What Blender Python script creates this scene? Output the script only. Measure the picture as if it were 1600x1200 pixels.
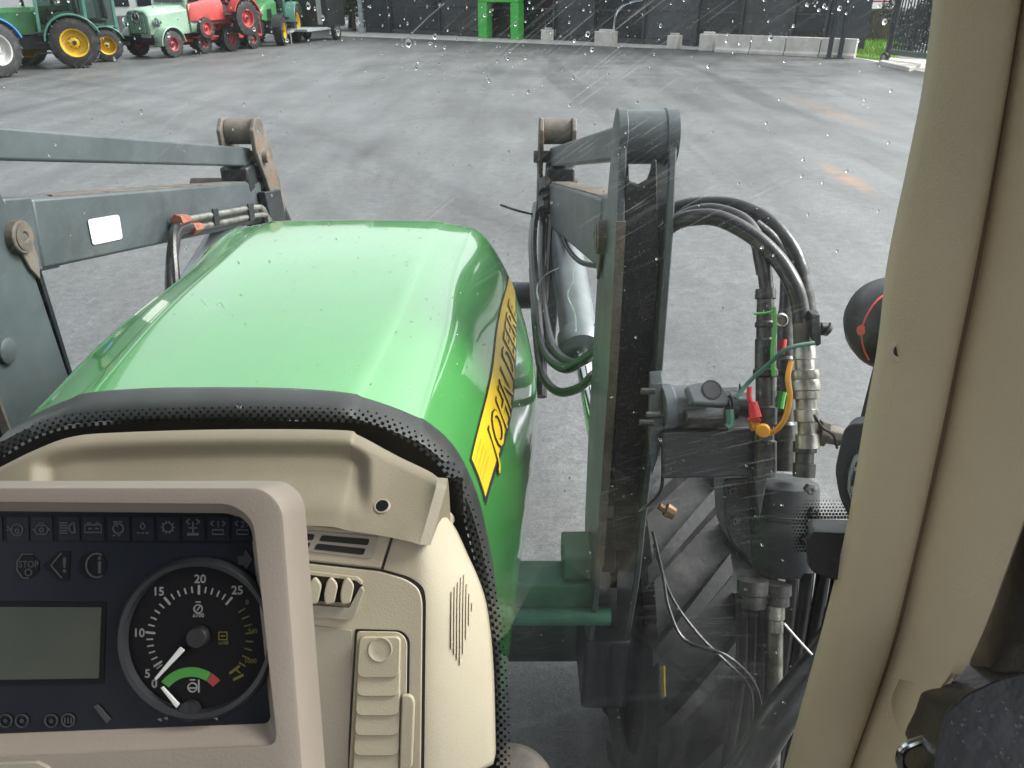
import bpy, bmesh, math, random
import numpy as np
from mathutils import Vector, Matrix
random.seed(7); rng = np.random.default_rng(7)
R = math.radians
for o in list(bpy.data.objects): bpy.data.objects.remove(o)
scene = bpy.context.scene
C = scene.collection
# ------------------------------------------------------------------ camera, sky, sun, exposure
CAM = Vector((0, 0, 2.4)); PITCH = 28.0; FPX = 1186.0
cd = bpy.data.cameras.new('camera'); cam = bpy.data.objects.new('camera', cd); C.objects.link(cam)
cam.location = CAM; cam.rotation_euler = (R(90 - PITCH), 0, 0)
cd.sensor_width = 36; cd.lens = FPX / 1600 * 36; cd.clip_start = 0.02; cd.clip_end = 2000
cd.dof.use_dof = True; cd.dof.focus_distance = 1.25; cd.dof.aperture_fstop = 22
scene.camera = cam
w = bpy.data.worlds.new('World'); scene.world = w; w.use_nodes = True
SUN_EL, SUN_AZ = 42, 78      # azimuth clockwise from +Y
nt = w.node_tree; bg = nt.nodes['Background']
sky = nt.nodes.new('ShaderNodeTexSky'); sky.sky_type = 'NISHITA'; sky.sun_disc = False
sky.sun_elevation = R(SUN_EL); sky.sun_rotation = R(SUN_AZ); sky.dust_density = 4.0; sky.air_density = 1.0; sky.ozone_density = 1.0
hs = nt.nodes.new('ShaderNodeHueSaturation'); hs.inputs['Saturation'].default_value = 0.22
nt.links.new(sky.outputs[0], hs.inputs['Color']); nt.links.new(hs.outputs[0], bg.inputs[0]); bg.inputs[1].default_value = 0.15
sl = bpy.data.lights.new('sun', 'SUN'); sl.energy = 1.4; sl.angle = R(25); sl.color = (1, .96, .9)
so = bpy.data.objects.new('sun', sl); C.objects.link(so)
sd = Vector((math.sin(R(SUN_AZ)) * math.cos(R(SUN_EL)), math.cos(R(SUN_AZ)) * math.cos(R(SUN_EL)), math.sin(R(SUN_EL))))
so.rotation_euler = (-sd).to_track_quat('-Z', 'Y').to_euler(); so.location = (10, 5, 20)
vs = scene.view_settings; vs.view_transform = 'Standard'; vs.look = 'None'; vs.gamma = 1; vs.exposure = 1.5
scene.render.engine = 'CYCLES'
scene.cycles.max_bounces = 6; scene.cycles.diffuse_bounces = 3; scene.cycles.glossy_bounces = 3; scene.cycles.transparent_max_bounces = 16; scene.cycles.caustics_refractive = False; scene.cycles.caustics_reflective = False

# ------------------------------------------------------------------ pixel rays (photo is 1600 x 1200)
cp, sp = math.cos(R(PITCH)), math.sin(R(PITCH))
def ray(u, v):
    t = (600 - v) / FPX
    return Vector(((u - 800) / FPX, cp + sp * t, -sp + cp * t))
def at(u, v, d): return CAM + ray(u, v) * d
def onY(u, v, Y): r = ray(u, v); return CAM + r * (Y / r.y)
def onX(u, v, X): r = ray(u, v); return CAM + r * (X / r.x)
def onZ(u, v, Z=0.0): r = ray(u, v); return CAM + r * ((Z - CAM.z) / r.z)
def proj(p):
    x, y, z = p[0], p[1], p[2] - CAM.z
    d = y * cp - z * sp; up = y * sp + z * cp
    return 800 + x / d * FPX, 600 - up / d * FPX

# ------------------------------------------------------------------ materials
MATS = {}
def mat(name, col, rough=.5, metal=0., var=.12, scale=8., bump=0., bscale=60., coat=0., col2=None, spec=.5, rust=0., rustcol=(.16, .07, .035), rscale=6., stretch=(1, 1, 1), dirt=0., dirtcol=(.3, .27, .22)):
    if name in MATS: return MATS[name]
    m = bpy.data.materials.new(name); m.use_nodes = True; n = m.node_tree; L = n.links
    b = n.nodes['Principled BSDF']
    tc = n.nodes.new('ShaderNodeTexCoord'); mp = n.nodes.new('ShaderNodeMapping'); mp.inputs['Scale'].default_value = stretch
    L.new(tc.outputs['Object'], mp.inputs[0])
    def noise(sc, det=5, ro=.6):
        t = n.nodes.new('ShaderNodeTexNoise'); t.inputs['Scale'].default_value = sc; t.inputs['Detail'].default_value = det; t.inputs['Roughness'].default_value = ro
        L.new(mp.outputs[0], t.inputs['Vector']); return t
    def ramp(src, a, bb):
        r = n.nodes.new('ShaderNodeMapRange'); r.inputs[1].default_value = a; r.inputs[2].default_value = bb; L.new(src, r.inputs[0]); return r.outputs[0]
    def mix(f, A, B):
        x = n.nodes.new('ShaderNodeMix'); x.data_type = 'RGBA'
        if isinstance(f, (int, float)): x.inputs[0].default_value = f
        else: L.new(f, x.inputs[0])
        for s, i in ((A, 6), (B, 7)):
            if isinstance(s, tuple): x.inputs[i].default_value = (*s, 1)
            else: L.new(s, x.inputs[i])
        return x.outputs[2]
    c2 = col2 or tuple(min(1, c * (1 + 2.2 * var)) for c in col); c1 = col if col2 else tuple(c * (1 - 1.4 * var) for c in col)
    out = mix(ramp(noise(scale).outputs[0], .32, .68), c1, c2)
    rfac = None
    if dirt > 0:
        out = mix(ramp(noise(scale * .7, 5, .7).outputs[0], .62 - .3 * dirt, .85), out, dirtcol)
    if rust > 0:
        rf = ramp(noise(rscale, 5, .72).outputs[0], .72 - .28 * rust, .78 - .22 * rust); out = mix(rf, out, rustcol); rfac = rf
    L.new(out, b.inputs['Base Color'])
    rv = n.nodes.new('ShaderNodeMapRange'); rv.inputs[3].default_value = max(.02, rough * .82); rv.inputs[4].default_value = min(1, rough * 1.18)
    L.new(noise(scale * 2.3, 2).outputs[0], rv.inputs[0]); L.new(rv.outputs[0], b.inputs['Roughness'])
    b.inputs['Metallic'].default_value = metal; b.inputs['Specular IOR Level'].default_value = spec
    if coat: b.inputs['Coat Weight'].default_value = coat; b.inputs['Coat IOR'].default_value = 1.5 if coat < .8 else 2.0; b.inputs['Coat Roughness'].default_value = .06
    if bump > 0:
        bm = n.nodes.new('ShaderNodeBump'); bm.inputs['Strength'].default_value = bump; bm.inputs['Distance'].default_value = .004
        L.new(noise(bscale, 2).outputs[0], bm.inputs['Height']); L.new(bm.outputs[0], b.inputs['Normal'])
    MATS[name] = m; return m

GREEN = mat('tractor green paint', (.04, .23, .045), .32, var=.05, scale=3, coat=1., bump=.015, bscale=9, spec=.9, dirt=.12, dirtcol=(.10, .22, .10))
SILVER = mat('silver grey cylinder paint', (.13, .15, .16), .35, var=.15, scale=8, dirt=.3, dirtcol=(.15, .15, .15))
TEALP = mat('dusty teal green paint', (.07, .21, .145), .5, var=.15, scale=9, dirt=.3, dirtcol=(.12, .2, .16))
DGREEN = mat('dusty dark green frame paint', (.012, .045, .025), .5, var=.2, scale=7, dirt=.4, dirtcol=(.03, .055, .04), bump=.1)
YELLOW = mat('yellow decal film', (.60, .40, .012), .35, var=.04)
AMBER = mat('amber decal line', (.55, .27, .01), .4, var=.03)
BLACKV = mat('black decal film', (.012, .012, .012), .4, var=.1)
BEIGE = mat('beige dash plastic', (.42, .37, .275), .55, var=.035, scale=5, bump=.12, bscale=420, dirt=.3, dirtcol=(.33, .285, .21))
BEIGE_SHADE = mat('shade-toned cowl plastic', (.215, .185, .13), .55, var=.035, scale=5, bump=.12, bscale=420, dirt=.3, dirtcol=(.17, .145, .105))  # dash beige darkened for the cowl, its shade mixed into the colour
BEIGE2 = mat('warm grey bezel plastic', (.27, .23, .19), .5, var=.03, scale=5, bump=.1, bscale=400)
BEIGE3 = mat('grey beige panel plastic', (.30, .27, .215), .6, var=.03, scale=5, bump=.1, bscale=400)
VINYL = mat('tan grained vinyl', (.58, .49, .345), .5, var=.04, scale=3, bump=.35, bscale=620, dirt=.15, dirtcol=(.50, .43, .29))
VINYLB = mat('brown vinyl strip', (.25, .175, .12), .55, var=.1, scale=6, bump=.3, bscale=200)
RUBBER = mat('black rubber', (.013, .013, .014), .55, var=.2, scale=20, bump=.15, bscale=80)
TYRE = mat('tyre rubber', (.008, .008, .009), .6, var=.3, scale=7, dirt=.4, dirtcol=(.09, .088, .085), bump=.3, bscale=30)
HOSE = mat('hydraulic hose rubber', (.014, .014, .016), .3, var=.25, scale=14, dirt=.12, dirtcol=(.06, .055, .05), bump=.12, bscale=120)
SEAL = mat('black seal rubber', (.02, .022, .021), .42, var=.15, scale=9, bump=.1)
DISP = mat('dark display panel', (.008, .010, .015), .25, var=.1, scale=4, spec=.18)
DISP2 = mat('black telltale tile', (.005, .005, .006), .3, var=.1, spec=.15)
LCD = mat('grey green lcd', (.06, .068, .053), .3, var=.1, scale=6, spec=.2)
GFACE = mat('black gauge face', (.006, .006, .007), .4, var=.1, spec=.15)
WPRINT = mat('white print', (.23, .23, .225), .6, var=.04)
GPRINT = mat('grey print', (.045, .045, .048), .6, var=.05)
DIMPRINT = mat('dim yellow print', (.10, .085, .02), .6, var=.05)
GARC = mat('green arc print', (.05, .22, .035), .5, var=.05)
RARC = mat('red arc print', (.25, .03, .03), .5, var=.05)
NEEDLE = mat('white needle plastic', (.6, .6, .58), .4, var=.03)
STEEL = mat('grey loader paint', (.05, .061, .067), .4, var=.16, scale=5, rust=.18, rscale=9, dirt=.35, dirtcol=(.11, .115, .115), bump=.15, bscale=30)
STEELD = mat('dark greasy steel', (.008, .010, .013), .42, var=.3, scale=9, rust=.08, rscale=14, dirt=.18, dirtcol=(.05, .05, .05), bump=.25, bscale=50)
RUSTY = mat('muddy rusty steel', (.085, .072, .06), .7, var=.3, scale=12, rust=.55, rscale=16, dirt=.5, dirtcol=(.16, .14, .115), bump=.4, bscale=60)
CHROME = mat('hydraulic rod chrome', (.62, .64, .65), .16, metal=1., var=.05)
ZINC = mat('worn zinc fitting', (.30, .29, .26), .36, metal=.8, var=.3, scale=25, rust=.22, rscale=22, bump=.25, bscale=70)
ZINCD = mat('oily dark fitting', (.05, .05, .048), .38, metal=.5, var=.4, scale=25, rust=.18, rscale=22, bump=.25, bscale=70)
GPLAST = mat('grey socket plastic', (.10, .115, .125), .5, var=.1, scale=20, bump=.15, bscale=100)
DPLAST = mat('dark grey plastic', (.02, .022, .025), .45, var=.2, scale=9, bump=.06, bscale=90, dirt=.2, dirtcol=(.05, .05, .05))
BPLAST = mat('black moulded plastic', (.014, .014, .015), .42, var=.12, scale=12, bump=.1, bscale=320)
REDP = mat('red plastic', (.6, .03, .035), .4, var=.08)
PINKL = mat('red lamp line', (.62, .09, .07), .4, var=.06)
ORANGE = mat('yellow orange plastic', (.75, .33, .02), .4, var=.06)
LGREENP = mat('light green tie plastic', (.10, .42, .08), .45, var=.1)
SGREENP = mat('sea green cable', (.06, .17, .13), .45, var=.1)
WHITES = mat('white sticker', (.55, .56, .55), .5, var=.05, scale=20, dirt=.25, dirtcol=(.55, .55, .52))
ORCAP = mat('red orange pipe cap', (.22, .075, .05), .5, var=.25, scale=30)

def windshield_mat():
    m = bpy.data.materials.new('wet scratched windshield glass'); m.use_nodes = True; n = m.node_tree; L = n.links
    n.nodes.remove(n.nodes['Principled BSDF']); out = n.nodes['Material Output']
    tc = n.nodes.new('ShaderNodeTexCoord')
    def noise(scale, rot, st, det=3, ro=.5):
        mp = n.nodes.new('ShaderNodeMapping'); mp.inputs['Scale'].default_value = st
        vr = n.nodes.new('ShaderNodeVectorRotate'); vr.rotation_type = 'Y_AXIS'; vr.inputs['Angle'].default_value = rot[1]
        L.new(tc.outputs['Object'], vr.inputs['Vector']); L.new(vr.outputs[0], mp.inputs[0])
        t = n.nodes.new('ShaderNodeTexNoise'); t.inputs['Scale'].default_value = scale; t.inputs['Detail'].default_value = det; t.inputs['Roughness'].default_value = ro
        L.new(mp.outputs[0], t.inputs['Vector']); return t.outputs[0]
    def rg(s, a, b, c, d):
        r = n.nodes.new('ShaderNodeMapRange'); r.inputs[1].default_value = a; r.inputs[2].default_value = b; r.inputs[3].default_value = c; r.inputs[4].default_value = d; L.new(s, r.inputs[0]); return r.outputs[0]
    def op(o, a, b):
        x = n.nodes.new('ShaderNodeMath'); x.operation = o; x.use_clamp = True
        for i, s in enumerate((a, b)):
            if isinstance(s, (int, float)): x.inputs[i].default_value = s
            else: L.new(s, x.inputs[i])
        return x.outputs[0]
    base = rg(noise(3.2, (0, 0, 0), (1, 1, 1), 2), .35, .7, .001, .011)
    patch = rg(noise(4, (0, 0, 0), (1, 1, 1), 1), .42, .6, 0, 1)
    wipe = op('MULTIPLY', rg(noise(26, (0, R(38), 0), (.35, 1, 9), 1), .56, .74, 0, .028), patch)
    scr = op('MULTIPLY', rg(noise(30, (0, R(40), 0), (.22, 1, 26), 0), .70, .77, 0, .10), patch)
    spk = rg(noise(900, (0, 0, 0), (1, 1, 1), 0), .76, .82, 0, .14)
    sx_ = n.nodes.new('ShaderNodeSeparateXYZ'); L.new(tc.outputs['Object'], sx_.inputs[0])
    base = op('ADD', base, op('MULTIPLY', rg(sx_.outputs[2], 2.05, 2.42, 0, .016), rg(noise(7, (0, 0, 0), (1, 1, 1), 2), .3, .7, .5, 1.3)))   # unwiped film on the upper glass
    base = op('ADD', base, op('MULTIPLY', rg(sx_.outputs[2], 1.35, 1.95, .016, 0), rg(noise(30, (0, 0, 0), (1.6, 1, .12), 2), .35, .7, .35, 1.3)))   # dried runs of dirt on the low glass
    hm = rg(sx_.outputs[2], 1.9, 2.3, .3, 1)
    f = op('ADD', op('ADD', base, op('MULTIPLY', wipe, hm)), op('ADD', op('MULTIPLY', scr, hm), spk))
    tr = n.nodes.new('ShaderNodeBsdfTransparent'); tr.inputs[0].default_value = (.93, .955, .945, 1)
    df = n.nodes.new('ShaderNodeBsdfDiffuse'); df.inputs[0].default_value = (.7, .72, .72, 1)
    tl = n.nodes.new('ShaderNodeBsdfTranslucent'); tl.inputs[0].default_value = (.8, .82, .82, 1)
    m1 = n.nodes.new('ShaderNodeMixShader'); m1.inputs[0].default_value = .75; L.new(df.outputs[0], m1.inputs[1]); L.new(tl.outputs[0], m1.inputs[2])
    m2 = n.nodes.new('ShaderNodeMixShader'); L.new(f, m2.inputs[0]); L.new(tr.outputs[0], m2.inputs[1]); L.new(m1.outputs[0], m2.inputs[2])
    fr = n.nodes.new('ShaderNodeFresnel'); fr.inputs[0].default_value = 1.33
    gl = n.nodes.new('ShaderNodeBsdfGlossy'); gl.inputs['Roughness'].default_value = .02
    m3 = n.nodes.new('ShaderNodeMixShader'); L.new(op('MULTIPLY', fr.outputs[0], .3), m3.inputs[0]); L.new(m2.outputs[0], m3.inputs[1]); L.new(gl.outputs[0], m3.inputs[2])
    L.new(m3.outputs[0], out.inputs[0]); return m
GLASS = windshield_mat()
def clear_glass(name, tint=(.75, .8, .8), gloss=.15):
    m = bpy.data.materials.new(name); m.use_nodes = True; n = m.node_tree; L = n.links
    n.nodes.remove(n.nodes['Principled BSDF']); out = n.nodes['Material Output']
    tr = n.nodes.new('ShaderNodeBsdfTransparent'); tr.inputs[0].default_value = (*tint, 1)
    gl = n.nodes.new('ShaderNodeBsdfGlossy'); gl.inputs['Roughness'].default_value = .03
    lw = n.nodes.new('ShaderNodeLayerWeight'); lw.inputs[0].default_value = gloss
    mx = n.nodes.new('ShaderNodeMixShader'); L.new(lw.outputs['Fresnel'], mx.inputs[0]); L.new(tr.outputs[0], mx.inputs[1]); L.new(gl.outputs[0], mx.inputs[2]); L.new(mx.outputs[0], out.inputs[0])
    return m
PANEG = clear_glass('inner pane face', (.97, .985, .98), .03)
CABGLASS = clear_glass('cab glass', (.6, .68, .66), .25)
def water_mat():
    m = bpy.data.materials.new('water drop'); m.use_nodes = True; b = m.node_tree.nodes['Principled BSDF']
    b.inputs['Base Color'].default_value = (1, 1, 1, 1); b.inputs['Roughness'].default_value = .02; b.inputs['IOR'].default_value = 1.33; b.inputs['Transmission Weight'].default_value = 1; return m
WATER = water_mat()

# ------------------------------------------------------------------ mesh builder
def empty(name, loc=(0, 0, 0), rz=0.):
    o = bpy.data.objects.new(name, None); C.objects.link(o); o.location = loc; o.rotation_euler = (0, 0, rz); return o
def tag(o, label=None, cat=None, group=None, kind=None):
    for k, x in (('label', label), ('category', cat), ('group', group), ('kind', kind)):
        if x: o[k] = x
    return o
class MB:
    def __init__(s): s.v = []; s.f = []
    def add(s, vs_, fs_):
        k = len(s.v); s.v += [tuple(p) for p in vs_]; s.f += [tuple(i + k for i in f) for f in fs_]; return s
    def box(s, c, d, rot=None):
        x, y, z = [a / 2 for a in d]; P = [Vector((i * x, j * y, k * z)) for i in (-1, 1) for j in (-1, 1) for k in (-1, 1)]
        if rot is not None: P = [rot @ p for p in P]
        return s.add([p + Vector(c) for p in P], [(0, 1, 3, 2), (4, 6, 7, 5), (0, 4, 5, 1), (2, 3, 7, 6), (0, 2, 6, 4), (1, 5, 7, 3)])
    def bar(s, a, b, wd, ht, up=Vector((0, 0, 1)), w2=None, h2=None):
        a, b = Vector(a), Vector(b); t = (b - a).normalized(); sd_ = t.cross(up).normalized(); u_ = sd_.cross(t)
        w2 = w2 or wd; h2 = h2 or ht
        P = [p + sd_ * (i * ww / 2) + u_ * (j * hh / 2) for p, ww, hh in ((a, wd, ht), (b, w2, h2)) for i, j in ((-1, -1), (1, -1), (1, 1), (-1, 1))]
        return s.add(P, [(3, 2, 1, 0), (4, 5, 6, 7), (0, 1, 5, 4), (1, 2, 6, 5), (2, 3, 7, 6), (3, 0, 4, 7)])
    def cyl(s, a, b, r0, r1=None, n=20, caps=True):
        a, b = Vector(a), Vector(b); r1 = r0 if r1 is None else r1
        t = (b - a).normalized(); x = t.orthogonal().normalized(); y = t.cross(x)
        P = [p + (x * math.cos(2 * math.pi * i / n) + y * math.sin(2 * math.pi * i / n)) * r for p, r in ((a, r0), (b, r1)) for i in range(n)]
        F = [(i, (i + 1) % n, n + (i + 1) % n, n + i) for i in range(n)]
        if caps: F += [tuple(range(n - 1, -1, -1)), tuple(range(n, 2 * n))]
        return s.add(P, F)
    def lathe(s, a, axis, prof, n=32, cap0=True):
        a, t = Vector(a), Vector(axis).normalized(); x = t.orthogonal().normalized(); y = t.cross(x); k = len(prof)
        P = [a + t * h + (x * math.cos(2 * math.pi * i / n) + y * math.sin(2 * math.pi * i / n)) * r for r, h in prof for i in range(n)]
        F = [(j * n + i, j * n + (i + 1) % n, (j + 1) * n + (i + 1) % n, (j + 1) * n + i) for j in range(k - 1) for i in range(n)]
        if cap0 and prof[0][0] > 1e-6: F.append(tuple(range(n - 1, -1, -1)))
        if prof[-1][0] > 1e-6: F.append(tuple((k - 1) * n + i for i in range(n)))
        return s.add(P, F)
    def tube(s, pts, r, n=10, sm=6, r1=None):
        pts = smooth([Vector(p) for p in pts], sm); m = len(pts); P = []; x = None
        for i, p in enumerate(pts):
            t = (pts[min(i + 1, m - 1)] - pts[max(i - 1, 0)]).normalized()
            x = t.orthogonal().normalized() if x is None else (x - t * x.dot(t)).normalized()
            y = t.cross(x); rr = r if r1 is None else r + (r1 - r) * i / (m - 1)
            P += [p + (x * math.cos(2 * math.pi * k / n) + y * math.sin(2 * math.pi * k / n)) * rr for k in range(n)]
        F = [(j * n + i, j * n + (i + 1) % n, (j + 1) * n + (i + 1) % n, (j + 1) * n + i) for j in range(m - 1) for i in range(n)]
        F += [tuple(range(n - 1, -1, -1)), tuple((m - 1) * n + i for i in range(n))]
        return s.add(P, F)
    def prism(s, pts, vec):
        n = len(pts); vec = Vector(vec); P = [Vector(p) for p in pts] + [Vector(p) + vec for p in pts]
        return s.add(P, [tuple(range(n - 1, -1, -1)), tuple(range(n, 2 * n))] + [(i, (i + 1) % n, n + (i + 1) % n, n + i) for i in range(n)])
    def loft(s, loops, caps=(True, True), closed=True):
        n = len(loops[0]); P = [p for l in loops for p in l]; k = len(loops); m = n if closed else n - 1
        F = [(j * n + i, j * n + (i + 1) % n, (j + 1) * n + (i + 1) % n, (j + 1) * n + i) for j in range(k - 1) for i in range(m)]
        if caps[0]: F.append(tuple(range(n - 1, -1, -1)))
        if caps[1]: F.append(tuple((k - 1) * n + i for i in range(n)))
        return s.add(P, F)
    def grid(s, rows): return s.loft(rows, (False, False), False)
    def build(s, name, m, parent=None, bevel=0., smooth_=35, solid=0., seg=2, label=None, kind=None, world=True):
        me = bpy.data.meshes.new(name); me.from_pydata(s.v, [], s.f); me.update()
        bm = bmesh.new(); bm.from_mesh(me); bmesh.ops.recalc_face_normals(bm, faces=bm.faces); bm.to_mesh(me); bm.free()
        if smooth_: me.shade_smooth(); me.set_sharp_from_angle(angle=R(smooth_))
        me.materials.append(m); o = bpy.data.objects.new(name, me); C.objects.link(o)
        if solid:
            q = o.modifiers.new('solid', 'SOLIDIFY'); q.thickness = solid; q.offset = -1
        if bevel:
            q = o.modifiers.new('bevel', 'BEVEL'); q.width = bevel; q.segments = seg; q.limit_method = 'ANGLE'; q.angle_limit = R(40); q.use_clamp_overlap = True
        if parent:
            o.parent = parent
            if world and parent.type == 'EMPTY': o.location = -parent.location
        if label: o['label'] = label
        if kind: o['kind'] = kind
        return o
def smooth(pts, k=6, closed=False):
    if k <= 1 or len(pts) < 3: return pts
    n = len(pts); out = []
    g = (lambda i: pts[i % n]) if closed else (lambda i: pts[max(0, min(n - 1, i))])
    for i in range(n if closed else n - 1):
        a, b, c, d = g(i - 1), g(i), g(i + 1), g(i + 2)
        for j in range(k):
            t = j / k
            out.append(.5 * ((2 * b) + (c - a) * t + (2 * a - 5 * b + 4 * c - d) * t * t + (3 * b - a - 3 * c + d) * t ** 3))
    if not closed: out.append(pts[-1])
    return out
def copy_tree(o, parent=None):
    c = o.copy(); C.objects.link(c); c.parent = parent
    for ch in list(o.children): copy_tree(ch, c)
    return c
def rpoly(pts, r=8, k=4):
    out = []; n = len(pts); rs = r if isinstance(r, (list, tuple)) else [r] * n
    for i in range(n):
        p = Vector(pts[i]).to_2d(); a = Vector(pts[i - 1]).to_2d(); b = Vector(pts[(i + 1) % n]).to_2d()
        da, db = a - p, b - p; q = min(rs[i], da.length * .48, db.length * .48)
        if q < .01: out.append(p); continue
        A = p + da.normalized() * q; B = p + db.normalized() * q
        for j in range(k + 1):
            t = j / k; out.append(A * (1 - t) ** 2 + p * 2 * t * (1 - t) + B * t * t)
    return out
class Frame:
    def __init__(s, p0, n): s.p0 = Vector(p0); s.n = Vector(n).normalized(); s.ex = Vector((0, 0, 1)).cross(s.n).normalized() * 1; s.ey = s.n.cross(s.ex)
    def w(s, u, v, h=0.): r = ray(u, v); return CAM + r * ((s.p0 - CAM).dot(s.n) / r.dot(s.n)) + s.n * h
    def plate(s, px, h0, h1, b=None):
        return (b or MB()).prism([s.w(u, v, h0) for u, v in px], s.n * (h1 - h0))
    def stroke(s, px, wd, h, closed=False, b=None, k=1, th=.0006):      # flat printed line, wd in px
        b = b or MB(); P = [Vector(p).to_2d() for p in px]
        if k > 1: P = smooth(P, k, closed)
        n = len(P); rows = []
        for i in range(n):
            a = P[i - 1] if (i or closed) else P[0]; c = P[(i + 1) % n] if (i < n - 1 or closed) else P[-1]
            t = (c - a).normalized() if (c - a).length > 1e-6 else Vector((1, 0)); q = Vector((-t.y, t.x)) * wd / 2
            rows.append((P[i] + q, P[i] - q))
        if closed: rows.append(rows[0])
        loops = [[s.w(*A, h), s.w(*B, h), s.w(*B, h + th), s.w(*A, h + th)] for A, B in rows]
        return b.loft(loops, (not closed, not closed))
    def text(s, body, u, v, size, h, b=None, shear=0., th=.0005, wide=1.):
        V_, F_ = text_mesh(body, shear, .018); b = b or MB()
        xs = [p[0] for p in V_]; cx = (min(xs) + max(xs)) / 2
        return b.add([s.w(u + (p[0] - cx) * size * wide, v - (p[1] - .35) * size, h) for p in V_], F_)
def text_mesh(body, shear=0., offset=0., extrude=0.):
    cu = bpy.data.curves.new('t', 'FONT'); cu.body = body; cu.shear = shear; cu.offset = offset; cu.size = 1; cu.resolution_u = 3; cu.extrude = extrude; cu.space_character = 1.12 if offset > .03 or body == 'JOHN DEERE' else 1.0
    o = bpy.data.objects.new('t', cu); C.objects.link(o); dg = bpy.context.evaluated_depsgraph_get(); dg.update()
    me = bpy.data.meshes.new_from_object(o.evaluated_get(dg)); V_ = [tuple(q.co) for q in me.vertices]; F_ = [tuple(p.vertices) for p in me.polygons]
    bpy.data.objects.remove(o); bpy.data.curves.remove(cu); bpy.data.meshes.remove(me); return V_, F_
def circ(u, v, ru, rv=None, n=24, a0=0, a1=360):
    rv = ru if rv is None else rv
    full = abs(a1 - a0) >= 360
    return [(u + ru * math.cos(R(a0 + (a1 - a0) * i / (n if full else n - 1))), v - rv * math.sin(R(a0 + (a1 - a0) * i / (n if full else n - 1)))) for i in range(n)]

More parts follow.
